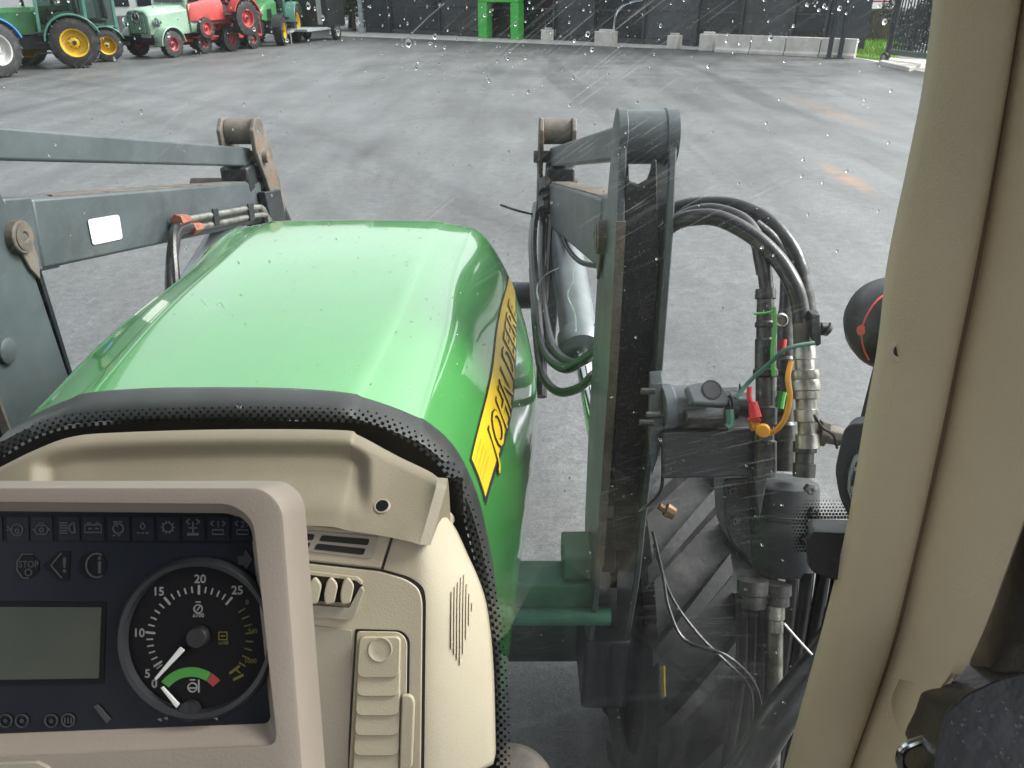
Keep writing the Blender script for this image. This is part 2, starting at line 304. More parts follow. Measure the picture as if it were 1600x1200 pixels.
# ------------------------------------------------------------------ ground
def asphalt():
    m = bpy.data.materials.new('patched damp asphalt'); m.use_nodes = True; n = m.node_tree; L = n.links; b = n.nodes['Principled BSDF']
    tc = n.nodes.new('ShaderNodeTexCoord')
    def noise(sc, st=(1, 1, 1), rot=0., det=4, ro=.55):
        mp = n.nodes.new('ShaderNodeMapping'); mp.inputs['Scale'].default_value = st; mp.inputs['Rotation'].default_value = (0, 0, rot); L.new(tc.outputs['Object'], mp.inputs[0])
        t = n.nodes.new('ShaderNodeTexNoise'); t.inputs['Scale'].default_value = sc; t.inputs['Detail'].default_value = det; t.inputs['Roughness'].default_value = ro; L.new(mp.outputs[0], t.inputs['Vector']); return t.outputs[0]
    def rg(s, a, b_, c, d):
        r = n.nodes.new('ShaderNodeMapRange'); r.inputs[1].default_value = a; r.inputs[2].default_value = b_; r.inputs[3].default_value = c; r.inputs[4].default_value = d; L.new(s, r.inputs[0]); return r.outputs[0]
    def mul(a, c):
        x = n.nodes.new('ShaderNodeMath'); x.operation = 'MULTIPLY'; L.new(a, x.inputs[0]); L.new(c, x.inputs[1]); return x.outputs[0]
    val = mul(rg(noise(.35), .3, .7, .78, 1.24), rg(noise(1.3, (1, .16, 1), R(-58), 5), .35, .68, .76, 1.2))
    val = mul(val, rg(noise(.55, (1, .10, 1), R(-68), 4), .58, .64, 1, .66))
    val = mul(val, rg(noise(9, det=5, ro=.75), .3, .7, .66, 1.36))
    val = mul(val, rg(noise(34, det=3, ro=.7), .3, .7, .68, 1.34))
    val = mul(val, rg(noise(110, det=3, ro=.7), .3, .7, .55, 1.5))
    cr = n.nodes.new('ShaderNodeTexVoronoi'); cr.feature = 'DISTANCE_TO_EDGE'; cr.inputs['Scale'].default_value = .16
    nv = n.nodes.new('ShaderNodeMix'); nv.data_type = 'VECTOR'; nv.inputs[0].default_value = .35
    nz = n.nodes.new('ShaderNodeTexNoise'); nz.inputs['Scale'].default_value = .7; L.new(tc.outputs['Object'], nz.inputs['Vector']); L.new(tc.outputs['Object'], nv.inputs[4]); L.new(nz.outputs['Color'], nv.inputs[5]); L.new(nv.outputs[1], cr.inputs['Vector'])
    val = mul(val, rg(cr.outputs['Distance'], .0, .012, .85, 1))
    for (cx_, cy_, radii) in ((-30, -6, (24.2, 25.9, 31.5, 33.2)), (26, 20, (20.5, 22.2, 15.0))):      # sweeping tyre marks
        dn = n.nodes.new('ShaderNodeVectorMath'); dn.operation = 'DISTANCE'; dn.inputs[1].default_value = (cx_, cy_, 0); L.new(tc.outputs['Object'], dn.inputs[0])
        for r0 in radii:
            sb = n.nodes.new('ShaderNodeMath'); sb.operation = 'SUBTRACT'; L.new(dn.outputs['Value'], sb.inputs[0]); sb.inputs[1].default_value = r0
            ab = n.nodes.new('ShaderNodeMath'); ab.operation = 'ABSOLUTE'; L.new(sb.outputs[0], ab.inputs[0])
            val = mul(val, rg(ab.outputs[0], .08, .30, .80, 1))
    c = n.nodes.new('ShaderNodeMix'); c.data_type = 'RGBA'; c.blend_type = 'MULTIPLY'; c.inputs[0].default_value = 1; c.inputs[6].default_value = (.086, .088, .09, 1); L.new(val, c.inputs[7])
    col = c.outputs[2]
    for (u, v, rx, ry) in ((1322, 278, .2, 1.0), (1298, 175, .3, 2.6)):      # soft-edged orange patches
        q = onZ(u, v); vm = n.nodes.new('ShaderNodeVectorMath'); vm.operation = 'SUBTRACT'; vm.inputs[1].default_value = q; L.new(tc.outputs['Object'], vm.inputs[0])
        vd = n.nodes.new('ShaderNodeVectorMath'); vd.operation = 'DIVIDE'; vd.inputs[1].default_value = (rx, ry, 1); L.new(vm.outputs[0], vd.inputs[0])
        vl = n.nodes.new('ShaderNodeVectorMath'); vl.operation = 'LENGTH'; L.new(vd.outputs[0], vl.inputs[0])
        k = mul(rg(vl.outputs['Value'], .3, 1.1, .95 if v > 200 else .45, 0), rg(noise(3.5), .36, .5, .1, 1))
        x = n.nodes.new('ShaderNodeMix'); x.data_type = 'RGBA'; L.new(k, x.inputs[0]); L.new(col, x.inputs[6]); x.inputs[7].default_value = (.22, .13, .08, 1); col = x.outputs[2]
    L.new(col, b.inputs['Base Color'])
    L.new(rg(noise(.8), .35, .7, .42, .62), b.inputs['Roughness']); b.inputs['Specular IOR Level'].default_value = .75
    bm = n.nodes.new('ShaderNodeBump'); bm.inputs['Strength'].default_value = .5; bm.inputs['Distance'].default_value = .006; L.new(noise(95, det=3, ro=.7), bm.inputs['Height']); L.new(bm.outputs[0], b.inputs['Normal'])
    return m
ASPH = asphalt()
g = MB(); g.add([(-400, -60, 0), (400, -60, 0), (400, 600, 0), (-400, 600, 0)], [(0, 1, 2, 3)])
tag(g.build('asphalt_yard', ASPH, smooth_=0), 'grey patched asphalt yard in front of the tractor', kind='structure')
CONC = mat('pale concrete', (.50, .48, .44), .8, var=.12, scale=2.5, bump=.3, bscale=25, dirt=.3, dirtcol=(.25, .24, .22))
GRASSM = mat('lawn green', (.17, .32, .035), .8, var=.25, scale=6, bump=.6, bscale=60)
def quad_ground(name, px, z, m, h=.0):
    P = [onZ(u, v) for u, v in px]; b = MB()
    b.prism([Vector((p.x, p.y, -.02)) for p in P], (0, 0, z + .02)); o = b.build(name, m, bevel=h); o['kind'] = 'structure'; return o
quad_ground('pavement', [(520, 56), (1120, 79), (1345, 92), (1480, 120), (1520, 100), (1350, 80), (1120, 70), (520, 49)], .008, CONC)

# ------------------------------------------------------------------ background: dark hall
PA, PB_ = onZ(572, 50), onZ(1348, 84)
A0 = Vector((PA.x, PA.y, 0)); B0 = Vector((PB_.x, PB_.y, 0)); fx = (B0 - A0).normalized(); fn = Vector((fx.y, -fx.x, 0))   # fn faces the camera
FL = (B0 - A0).length
def fpt(s, o, z): return A0 + fx * s + fn * o + Vector((0, 0, z))
def fpx(u):      # distance along the facade at photo column u
    r = ray(u, 40); a = r.x * fx.y - r.y * fx.x
    t = (A0.x * fx.y - A0.y * fx.x) / a if abs(a) > 1e-6 else 0
    return (Vector((r.x * t, r.y * t, 0)) - A0).dot(fx)
DARKCL = mat('dark blue grey cladding', (.014, .021, .03), .35, var=.25, scale=1.2, bump=.1)
DARKCL2 = mat('charcoal roller door', (.026, .032, .036), .4, var=.25, scale=2)
DGLASS = mat('dark hall glazing', (.01, .014, .018), .12, var=.3, scale=1)
hall = empty('dark_hall', (A0 + B0) / 2); tag(hall, 'long dark clad workshop hall behind the yard with charcoal doors', 'building')
def fbox(name, s0, s1, o0, o1, z0, z1, m, parent=hall, bevel=.0, **k):
    b = MB(); b.prism([fpt(s0, o0, z0), fpt(s1, o0, z0), fpt(s1, o1, z0), fpt(s0, o1, z0)], (0, 0, z1 - z0)); return b.build(name, m, parent, bevel, **k)
b = MB(); b.prism([A0, B0, B0 + Vector((2.2, 9, 0)), A0 + Vector((1.5, 9, 0))], (0, 0, 6.2)); b.build('wall', DARKCL, hall)
b = MB(); b.prism([p + Vector((0, 0, 6.203)) for p in (A0 + fn * .25, B0 + fn * .25, B0 + Vector((2.2, 9, 0)), A0 + Vector((1.5, 9, 0)))], (0, 0, .4)); b.build('roof_fascia', DARKCL2, hall); fbox('plinth', .02, FL * .70, .003, .12, 0.01, .22, DARKCL2)
edges = [fpx(u) for u in (612, 690, 760, 868, 930, 1008, 1090, 1160, 1240, 1292)]
for i in range(len(edges) - 1):
    d_ = fbox('door_panel', edges[i] + .06, edges[i + 1] - .06, .004, .05, .24, 4.2, DARKCL2 if i % 2 else DGLASS)
    for z in (1.25, 2.6): fbox('rail', edges[i] + .08, edges[i + 1] - .08, .053, .075, z, z + .06, DARKCL, d_)
for e in edges: fbox('post', e - .05, e + .05, .125, .2, .0, 4.3, DARKCL)
LAMPO = mat('amber lamp lens', (.8, .36, .12), .4, var=.05)
wl = fbox('wall_lamp', fpx(993), fpx(1018), .21, .3, 1.72, 1.86, LAMPO, bevel=.01)
# green portal frame
LIME = mat('bright green frame paint', (.05, .42, .06), .45, var=.06)
gf = empty('green_portal', fpt(fpx(792), .6, 0)); tag(gf, 'bright green upright rectangular frame standing before the dark hall', 'frame')
s0, s1 = fpx(762), fpx(824)
fbox('post', s0, s0 + .48, .3, .8, 0, 1.52, LIME, gf, .03); fbox('post', s1 - .42, s1, .3, .8, 0, 1.52, LIME, gf, .03); fbox('crossbar', s0, s1, .31, .79, 1.523, 1.95, LIME, gf, .03)
# concrete blocks
def block(u0, u1, vb, h, dep, label, name='concrete_block', grp='concrete blocks before the dark hall'):
    p, q = onZ(u0, vb), onZ(u1, vb); L_ = (q - p).length; t = fx; r = empty(name, (p + q) / 2); tag(r, label, 'block', grp); n_ = fn
    c = (p + q) / 2 - n_ * dep / 2; P = [c + t * (a * L_ / 2) + n_ * (b_ * dep / 2) for a, b_ in ((-1, -1), (1, -1), (1, 1), (-1, 1))]
    b = MB(); b.prism(P, (0, 0, h)); b.build('body', CONC, r, .03)
    b = MB(); b.prism([c + t * (a * L_ * .35) + n_ * (b_ * dep * .2) + Vector((0, 0, h + .002)) for a, b_ in ((-1, -1), (1, -1), (1, 1), (-1, 1))], (0, 0, .07)); b.build('lifting_lug', CONC, r, .015)
block(843, 866, 63, .45, .5, 'small pale concrete block right of the green frame')
block(926, 956, 72, .55, .6, 'pale concrete block standing alone left of the middle of the hall')
block(1040, 1058, 77, .5, .5, 'narrow pale concrete block left of the barrier wall')
block(1090, 1114, 80, .6, .5, 'pale concrete block nearest the long barrier wall')
# long barrier made of cast segments
bar = empty('barrier_wall', onZ(1228, 87)); tag(bar, 'long low pale concrete barrier wall below the dark hall', 'barrier')
us = [1118, 1172, 1226, 1280, 1336]
for i in range(4):
    p, q = onZ(us[i], 81 + i * 2.6), onZ(us[i + 1], 81 + (i + 1) * 2.6); t = (q - p).normalized(); n_ = Vector((t.y, -t.x, 0))
    b = MB(); prof = [(.22, 0), (.22, .10), (.13, .16), (.10, .62), (-.10, .62), (-.13, .16), (-.22, .10), (-.22, 0)]
    b.loft([[x + n_ * a + Vector((0, 0, z)) for a, z in prof] for x in (p + t * .015, q - t * .015)]); b.build('segment', CONC, bar, .012)
# bollard posts
for u, v, lb in ((1294, 92, 'thin dark post at the end of the barrier wall'), (1311, 92, 'thin dark post beside the gate opening')):
    p = onZ(u, v); r = empty('gate_post', p); tag(r, lb, 'post', 'posts at the gate opening')
    b = MB(); b.box(p + Vector((0, 0, 1.25)), (.13, .13, 2.5)); b.build('upright', DARKCL, r, .01); b = MB(); b.box(p + Vector((0, 0, .02)), (.26, .26, .04)); b.build('base_plate', DARKCL2, r)
p = onZ(566, 52); r = empty('lamp_post', p); tag(r, 'pale grey lamp post at the left corner of the hall', 'post')
PGREY = mat('galvanised grey', (.28, .30, .31), .5, var=.1)
b = MB(); b.cyl(p, p + Vector((0, 0, 7)), .13, .08, 14); b.build('mast', PGREY, r); b = MB(); b.cyl(p, p + Vector((0, 0, .25)), .2, .2, 14); b.build('base', PGREY, r); b = MB(); b.bar(p + Vector((-.1, 0, 7)), p + Vector((1.2, -.4, 7.1)), .22, .1); b.build('lamp_head', PGREY, r)
# grass verge, brown fence, billboard, sliding gate on the right
vg = MB(); P = [onZ(u, v) for u, v in ((1326, 88), (1395, 98), (1420, 70), (1345, 62))]
vg.prism([Vector((q.x, q.y, -.02)) for q in P], (0, 0, .1)); gv = vg.build('grass_verge', GRASSM); gv['kind'] = 'structure'
gb = MB()
for i in range(2600):
    a, b_ = random.random(), random.random(); q = (P[0] * (1 - a) + P[1] * a) * (1 - b_) + (P[3] * (1 - a) + P[2] * a) * b_; h = random.uniform(.08, .2); t = random.uniform(0, 6.28); dx = Vector((math.cos(t), math.sin(t), 0)) * .015
    q = Vector((q.x, q.y, .075)); gb.add([q - dx, q + dx, q + Vector((random.uniform(-.06, .06), random.uniform(-.06, .06), h))], [(0, 1, 2)])
tag(gb.build('grass', GRASSM, smooth_=0), 'bright green grass on the verge beside the gate', 'grass', kind='stuff')
BOARD = mat('weathered brown fence board', (.11, .085, .07), .8, var=.3, scale=3, stretch=(1, 1, .3))
p, q = onZ(1322, 66), onZ(1440, 70); r = empty('board_fence', (p + q) / 2); tag(r, 'weathered brown board fence behind the grass verge', 'fence')
N = 26
for i in range(N):
    a = p.lerp(q, (i + .04) / N); c = p.lerp(q, (i + .94) / N); b = MB(); b.prism([a, c, c + Vector((0, .04, 0)), a + Vector((0, .04, 0))], (0, 0, 1.35 + random.uniform(-.03, .03))); b.build('board', BOARD, r)
SIGNB = mat('blue sign face', (.05, .12, .38), .4, var=.1); SIGNR = mat('red sign band', (.6, .05, .06), .4, var=.1); SIGNW = mat('white sign band', (.75, .75, .75), .4, var=.05)
p = onZ(1340, 62); q = onZ(1400, 64); r = empty('billboard', (p + q) / 2 + Vector((0, 1.5, 0))); tag(r, 'blue billboard with red and white bands above the brown fence', 'sign')
off = Vector((0, 1.5, 0))
for z0, z1, m, e in ((1.72, 2.6, SIGNB, 0), (1.52, 1.58, SIGNR, .012), (1.6, 1.72, SIGNW, .004), (1.62, 1.69, SIGNR, -.02)):
    b = MB(); A, B = p + off, q + off
    if e < 0: A, B = p.lerp(q, .35) + off, p.lerp(q, .9) + off
    b.prism([A + Vector((0, -e if e > 0 else -.02, z0)), B + Vector((0, -e if e > 0 else -.02, z0)), B + Vector((0, .06, z0)), A + Vector((0, .06, z0))], (0, 0, z1 - z0)); b.build('panel', m, r)
for t in (.1, .9):
    b = MB(); c = p.lerp(q, t) + off + Vector((0, .12, 0)); b.cyl(c, c + Vector((0, 0, 2.6)), .05); b.build('post', DARKCL, r)
# dark sliding gate
p, q = onZ(1384, 98), onZ(1530, 118); gt = empty('sliding_gate', (p + q) / 2); tag(gt, 'dark metal sliding gate with upright palings and a guide wheel at right', 'gate')
t = (q - p).normalized(); n_ = Vector((t.y, -t.x, 0)); GL = (q - p).length
b = MB(); b.bar(p + Vector((0, 0, .34)), q + Vector((0, 0, .34)), .12, .16); b.build('bottom_rail', mat('gate grey paint', (.07, .085, .09), .4, var=.15), gt, .01)
b = MB(); b.bar(p + Vector((0, 0, 2.3)), q + Vector((0, 0, 2.3)), .07, .08); b.build('top_rail', DARKCL, gt)
first = None
for i in range(30):
    c = p.lerp(q, (i + .5) / 30)
    if first is None:
        b = MB(); b.box((0, 0, 0), (.035, .035, 1.83)); first = b.build('bar', DARKCL, gt, smooth_=0); o = first
    else:
        o = first.copy(); C.objects.link(o); o.parent = gt
    o.location = c + Vector((0, 0, 1.34)) - gt.location
for tt in (0.0, .52):
    c = p.lerp(q, tt); b = MB(); b.box(c + Vector((0, 0, 1.2)), (.14, .14, 2.4)); b.build('post', DARKCL, gt, .01)
b = MB(); c = onZ(1386, 99) - n_ * -.14; c.z = .17; b.lathe(c, n_, [(.0, -.05), (.1, -.05), (.16, -.04), (.17, 0), (.16, .04), (.1, .05), (0, .05)], 24); wh = b.build('guide_wheel', RUBBER, gt)
b = MB(); b.lathe(c, n_, [(.0, .06), (.08, .06), (.09, .052)], 20); b.build('hub', PGREY, wh)
quad_ground('gate_footing', [(1372, 101), (1420, 112), (1440, 106), (1392, 95)], .12, CONC, .02)
# dark shrubs behind the gate
LEAFM = mat('hedge leaf', (.035, .075, .018), .55, var=.45, scale=3); LEAFD = mat('dark conifer leaf', (.012, .024, .014), .6, var=.4, scale=3); BARK = mat('bark', (.08, .06, .045), .85, var=.3, bump=.4)
def leaves(name, m, parent, c, rad, n, sz, trunk=True):
    c = Vector(c); b = MB(); cl = [(Vector((random.gauss(0, .5) * rad[0], random.gauss(0, .5) * rad[1], random.gauss(0, .45) * rad[2])), random.uniform(.25, .5)) for _ in range(14)]
    for i in range(n):
        o, s = random.choice(cl); dv = Vector((random.gauss(0, 1), random.gauss(0, 1), random.gauss(0, 1))).normalized() * random.random() ** .4
        q = c + o + Vector((dv.x * rad[0] * s, dv.y * rad[1] * s, dv.z * rad[2] * s))
        if q.z < .05: continue
        a = Vector((random.gauss(0, 1), random.gauss(0, 1), random.gauss(0, 1))).normalized(); e = a.orthogonal().normalized(); k = sz * random.uniform(.6, 1.3)
        b.add([q - a * k, q + e * k * .5, q + a * k, q - e * k * .5], [(0, 1, 2, 3)])
    return b.build(name, m, parent, smooth_=0)
def shrub(name, label, u, v, h, wd, m, n=2600, grp='trees and shrubs behind the yard', cat='shrub', dy=0., sz=.09):
    p = onZ(u, v); p.y += dy; r = empty(name, p); tag(r, label, cat, grp)
    leaves('crown', m, r, p + Vector((0, 0, h * .52)), (wd, wd * .8, h * .55), n, sz)
    b = MB(); b.tube([p, p + Vector((.05, 0, h * .3)), p + Vector((-.05, .03, h * .7))], .09 * h / 2, 7, 3, .03)
    for k in range(4): b.tube([p + Vector((0, 0, h * (.25 + .1 * k))), p + Vector((math.cos(k * 1.7) * wd * .5, math.sin(k * 1.7) * wd * .5, h * (.5 + .1 * k)))], .03, 5, 1, .012)
    b.build('trunk', BARK, r)
shrub('evergreen_shrub', 'dark evergreen shrub behind the sliding gate near its wheel', 1444, 90, 2.6, 1.0, LEAFD, dy=1.2)
shrub('evergreen_shrub', 'dark evergreen shrub behind the sliding gate beside the pillar', 1492, 94, 2.8, 1.2, LEAFD, dy=1.2)
shrub('hedge_bush', 'olive green bush left of the pale lamp post', 545, 50, 3.0, 1.3, LEAFM, dy=1.5)
shrub('hedge_bush', 'green bush behind the dark box trailer', 490, 50, 3.4, 1.6, LEAFM, dy=3)
shrub('broadleaf_tree', 'green tree between the red tractor and the green tractor', 402, 60, 3.6, 1.1, LEAFM, cat='tree', dy=4)
shrub('broadleaf_tree', 'olive tree behind the green tractor that faces the yard', 440, 55, 4.2, 1.8, LEAFM, cat='tree', dy=5, n=4000)
shrub('broadleaf_tree', 'green tree behind the dark box trailer platform', 520, 52, 4.0, 1.7, LEAFM, cat='tree', dy=5, n=4000)
shrub('hedge_bush', 'low green bush between pale green truck and green tractor', 190, 82, .9, .7, mat('bright hedge leaf', (.09, .16, .03), .6, var=.4, scale=3), dy=3, n=1500, sz=.06)
# grey sheds far left
SHED = mat('pale grey shed cladding', (.30, .33, .33), .6, var=.12, scale=1); SHEDD = mat('dark shed stripe', (.06, .065, .07), .5, var=.2)
p, q = onZ(120, 66), onZ(372, 56); t = (q - p).normalized(); n_ = Vector((t.y, -t.x, 0)); p += Vector((0, 4, 0)); q += Vector((0, 4, 0))
sh = empty('grey_shed', (p + q) / 2); tag(sh, 'low pale grey shed behind the parked truck and red tractor', 'building')
b = MB(); b.prism([p, q, q - n_ * 4, p - n_ * 4], (0, 0, 2.6)); b.build('wall', SHED, sh)
b = MB(); b.prism([x + Vector((0, 0, 2.603)) for x in (p + n_ * .3, q + n_ * .3, q - n_ * 4.3, p - n_ * 4.3)], (0, 0, .2)); b.build('roof', SHEDD, sh)
for i in range(7):
    a = p.lerp(q, i / 7 + .02); c = p.lerp(q, i / 7 + .11); b = MB(); b.prism([a + n_ * .003, c + n_ * .003, c + n_ * .05, a + n_ * .05], (0, 0, .9 + (i % 2) * .25)); f = b.build('door' if i % 2 else 'crate_panel', SHEDD, sh)
    b = MB(); b.prism([x + Vector((0, 0, 1.3)) for x in (a + n_ * .004, c + n_ * .004, c + n_ * .04, a + n_ * .04)], (0, 0, .3)); b.build('window', DGLASS, sh)

# ------------------------------------------------------------------ background vehicles (local: +x forward, z up)
YRIM = mat('yellow wheel paint', (.58, .37, .012), .4, var=.05); WRIM = mat('white wheel paint', (.42, .42, .41), .45, var=.06, dirt=.3, dirtcol=(.28, .27, .25))
RRIM = mat('red wheel paint', (.26, .04, .05), .45, var=.08); TGREEN = mat('farm green paint', (.03, .16, .045), .45, var=.15, scale=4, coat=.3, dirt=.25, dirtcol=(.07, .13, .07)); TTEAL = mat('bluish green cab paint', (.05, .16, .12), .4, var=.1, coat=.4)
TBLUE = mat('farm blue paint', (.03, .16, .45), .4, var=.08, coat=.4); TRED = mat('vintage red paint', (.36, .03, .028), .55, var=.2, scale=4, dirt=.35, dirtcol=(.2, .05, .04)); MAROON = mat('dull maroon paint', (.20, .03, .035), .6, var=.2, dirt=.3, dirtcol=(.2, .12, .1))
PALEG = mat('pale sage truck paint', (.24, .36, .27), .42, var=.06, scale=3, coat=.4); VBLACK = mat('vehicle black', (.015, .016, .018), .45, var=.2)
def wheel(parent, c, rad, wd, rim, rr, side=1, lugs=18):
    c = Vector(c); b = MB(); h = wd / 2
    b.lathe(c, (0, 1, 0), [(rr, -h), (rad * .86, -h * 1.02), (rad * .95, -h * .9), (rad * .97, 0), (rad * .95, h * .9), (rad * .86, h * 1.02), (rr, h), (rr * .96, h * .7), (rr * .96, -h * .7), (rr, -h)], 36)
    for i in range(lugs):
        for s in (-1, 1):
            a0 = 2 * math.pi * (i + .25 * s) / lugs; a1 = a0 + .9 * 2 * math.pi / lugs
            A = c + Vector((math.cos(a0) * rad * .975, s * h * .05, math.sin(a0) * rad * .975)); B = c + Vector((math.cos(a1) * rad * .955, s * h * .98, math.sin(a1) * rad * .955))
            b.bar(A, B, rad * .07, rad * .07, Vector((math.cos(a0), 0, math.sin(a0))))
    t = b.build('wheel', TYRE, parent, world=False)
    b = MB(); s = side
    b.lathe(c, (0, s, 0), [(rr * .999, h * .95), (rr * .9, h * .9), (rr * .82, h * .15), (rr * .6, -h * .05), (rr * .48, h * .0), (rr * .34, h * .5), (rr * .2, h * .62), (0, h * .64)], 32, False)
    b.lathe(c, (0, -s, 0), [(rr * .999, h * .95), (rr * .88, h * .7), (rr * .6, h * .2), (0, h * .2)], 24, False); b.build('rim', rim, t)
    b = MB()
    for i in range(8):
        a = i * math.pi / 4; p = c + Vector((math.cos(a) * rr * .36, s * h * .5, math.sin(a) * rr * .36)); b.cyl(p - Vector((0, s * h * .6, 0)), p + Vector((0, s * -.02, 0)), rr * .06, n=8)
    b.lathe(c + Vector((0, s * h * .63, 0)), (0, s, 0), [(rr * .16, 0), (rr * .15, .03), (0, .035)], 16)
    b.build('wheel_nuts', VBLACK, t)
    return t
def farm_tractor(name, label, loc, rz, paint, cabp, rim, rf=.55, rrw=.75, front=None, grp='tractors parked along the left edge of the yard'):
    r = empty(name, loc, rz); tag(r, label, 'tractor', grp); wb = 2.3; tw = .82
    for s in (-1, 1):
        wheel(r, (0, s * tw, rrw), rrw, .46, rim, rrw * .56, s); wheel(r, (wb, s * tw * .95, rf), rf, .36, front or rim, rf * .56, s, 16)
        b = MB(); P = [(math.cos(R(a)) * (rrw + .09), math.sin(R(a)) * (rrw + .09) + rrw) for a in range(5, 166, 12)]; Q = [(x * .94, (z - rrw) * .94 + rrw) for x, z in P]
        b.prism([(x, s * tw - .28, z) for x, z in P + Q[::-1]], (0, .56, 0)); b.build('fender', cabp, r, .01, world=False)
        b = MB(); P = [(wb + math.cos(R(a)) * (rf + .07), math.sin(R(a)) * (rf + .07) + rf) for a in range(15, 150, 15)]; Q = [(wb + (x - wb) * .93, (z - rf) * .93 + rf) for x, z in P]
        b.prism([(x, s * tw * .95 - .2, z) for x, z in P + Q[::-1]], (0, .4, 0)); b.build('fender', VBLACK, r, world=False)
        b = MB(); b.lathe((wb + .72, s * .26, 1.22), (1, 0, 0), [(.09, -.05), (.1, 0), (.06, .03), (0, .035)], 16); b.build('headlight', WPRINT, r, world=False)
        for k in range(3):
            b = MB(); b.box((.85, s * .72, .45 + k * .28), (.34, .28, .035)); b.build('step', VBLACK, r, .005, world=False)
    b = MB(); b.box((wb / 2, 0, .72), (wb + .5, .46, .42)); b.cyl((0, -.75, rrw), (0, .75, rrw), .16); b.cyl((wb, -.7, rf), (wb, .7, rf), .11); b.box((wb + .65, 0, .7), (.5, .5, .5)); b.build('chassis', VBLACK, r, .02, world=False)
    b = MB(); sec = lambda x, hw, zb, zt: [(x, -hw, zb), (x, -hw * 1.02, zt - .16), (x, -hw * .8, zt - .03), (x, 0, zt), (x, hw * .8, zt - .03), (x, hw * 1.02, zt - .16), (x, hw, zb)]
    b.loft([sec(.95, .4, .95, 1.72), sec(1.6, .42, .93, 1.72), sec(2.3, .40, .93, 1.64), sec(2.8, .36, .95, 1.5), sec(3.0, .28, 1.0, 1.32)]); hd = b.build('hood', paint, r, .01, world=False)
    for s in (-1, 1):
        for k in range(5): b = MB(); b.box((2.0 + k * .13, s * .425, 1.2), (.07, .03, .34)); b.build('grille_slot', VBLACK, hd)
    cb = MB(); B = [(-.45, .72), (.85, .72)]; T = [(-.55, .68), (.7, .66)]
    for (x0, y0), (x1, y1) in zip(B, T):
        for s in (-1, 1): cb.bar((x0, s * y0, 1.0), (x1, s * y1, 2.6), .09, .09, Vector((0, 1, 0)))
    cb.box((.2, 0, .98), (1.4, 1.4, .12)); cb.build('cab_frame', cabp, r, .01, world=False)
    for s in (-1, 1):
        b = MB(); b.prism([(-.42, s * .715, 1.08), (.80, s * .715, 1.08), (.68, s * .67, 2.55), (-.5, s * .67, 2.55)], (0, -s * .012, 0)); b.build('side_window', CABGLASS, r, world=False)
    b = MB(); b.prism([(.86, -.66, 1.5), (.86, .66, 1.5), (.72, .6, 2.55), (.72, -.6, 2.55)], (-.012, 0, 0)); b.build('windscreen', CABGLASS, r, world=False)
    b = MB(); b.box((.08, 0, 2.68), (1.6, 1.5, .16)); b.build('cab_roof', paint, r, .05, world=False)
    b = MB(); b.box((-.05, 0, 1.22), (.5, .5, .14)); b.box((-.3, 0, 1.6), (.14, .48, .7)); b.build('seat', VBLACK, r, .05, world=False)
    b = MB(); b.tube([(.62, .0, 1.1), (.5, 0, 1.62)], .035, 8, 1); b.lathe((.5, 0, 1.63), (-.3, 0, 1), [(.17, -.015), (.2, 0), (.17, .015), (.165, 0)], 20); b.build('steering_wheel', VBLACK, r, world=False)
    b = MB(); b.cyl((1.1, -.45, 1.5), (1.1, -.45, 2.7), .05, .045, 12); b.build('exhaust', VBLACK, r, world=False)
    return r
def heading(dx, dy): return math.atan2(dy, dx)
def place(u, v, dx, dy, back=0, side=0):
    """root so that the local point (back, side) lands on the ground under pixel (u, v)"""
    p = onZ(u, v); a = heading(dx, dy); return Vector((p.x - math.cos(a) * back + math.sin(a) * side, p.y - math.sin(a) * back - math.cos(a) * side, 0)), a
l, a = place(6, 121, .75, -.65, 0, -.82 - .2); 
farm_tractor('blue_tractor', 'blue tractor with white wheel rim cut off by the left edge', *place(4, 121, -.35, -.9, 0, .85), TBLUE, TBLUE, WRIM, rrw=.72)
farm_tractor('green_tractor', 'green tractor with large yellow rear wheel beside the blue one', *place(126, 106, -.86, -.5, 0, .85), TGREEN, TTEAL, YRIM, rrw=.72)
farm_tractor('green_tractor', 'green tractor parked behind, its small yellow wheel beside the truck', *place(172, 96, -.80, -.6, 0, .85), TGREEN, TTEAL, YRIM, rrw=.5)
farm_tractor('green_tractor', 'green tractor facing the yard between red trailer and dark trailer', *place(441, 71, .03, -1, 2.3, .78), TGREEN, TTEAL, YRIM)
# green loader frame on the first tractors
# vintage truck
tl, ta = place(272, 90, -.40, -.92, 2.9, .8)
tr = empty('vintage_truck', tl, ta); tag(tr, 'pale sage green vintage truck with round front emblem and red wheels', 'truck')
for x in (0, 2.9):
    for s in (-1, 1): wheel(tr, (x, s * .8, .44), .44, .26, RRIM, .23, s, 20)
b = MB(); b.box((1.4, 0, .62), (4.2, .7, .16)); b.cyl((0, -.8, .44), (0, .8, .44), .08); b.cyl((2.9, -.8, .44), (2.9, .8, .44), .07); b.build('chassis', MAROON, tr, .01, world=False)
sec = lambda x, hw, zb, zt: [(x, -hw, zb), (x, -hw, zt - .2), (x, -hw * .75, zt - .04), (x, 0, zt), (x, hw * .75, zt - .04), (x, hw, zt - .2), (x, hw, zb)]
b = MB(); b.loft([sec(1.9, .78, .72, 1.68), sec(2.6, .66, .72, 1.62), sec(3.35, .55, .72, 1.56), sec(3.45, .5, .75, 1.5)]); hd = b.build('hood', PALEG, tr, .02, world=False)
b = MB(); b.prism([(3.452, -.4, .78), (3.452, .4, .78), (3.452, .36, 1.42), (3.452, -.36, 1.42)], (.012, 0, 0)); gr = b.build('grille', mat('dark sage grille', (.10, .16, .12), .5, var=.15), hd)
for k in range(9): b = MB(); b.box((3.475, -.32 + .08 * k, 1.08), (.02, .03, .56)); b.build('bar', PALEG, hd)
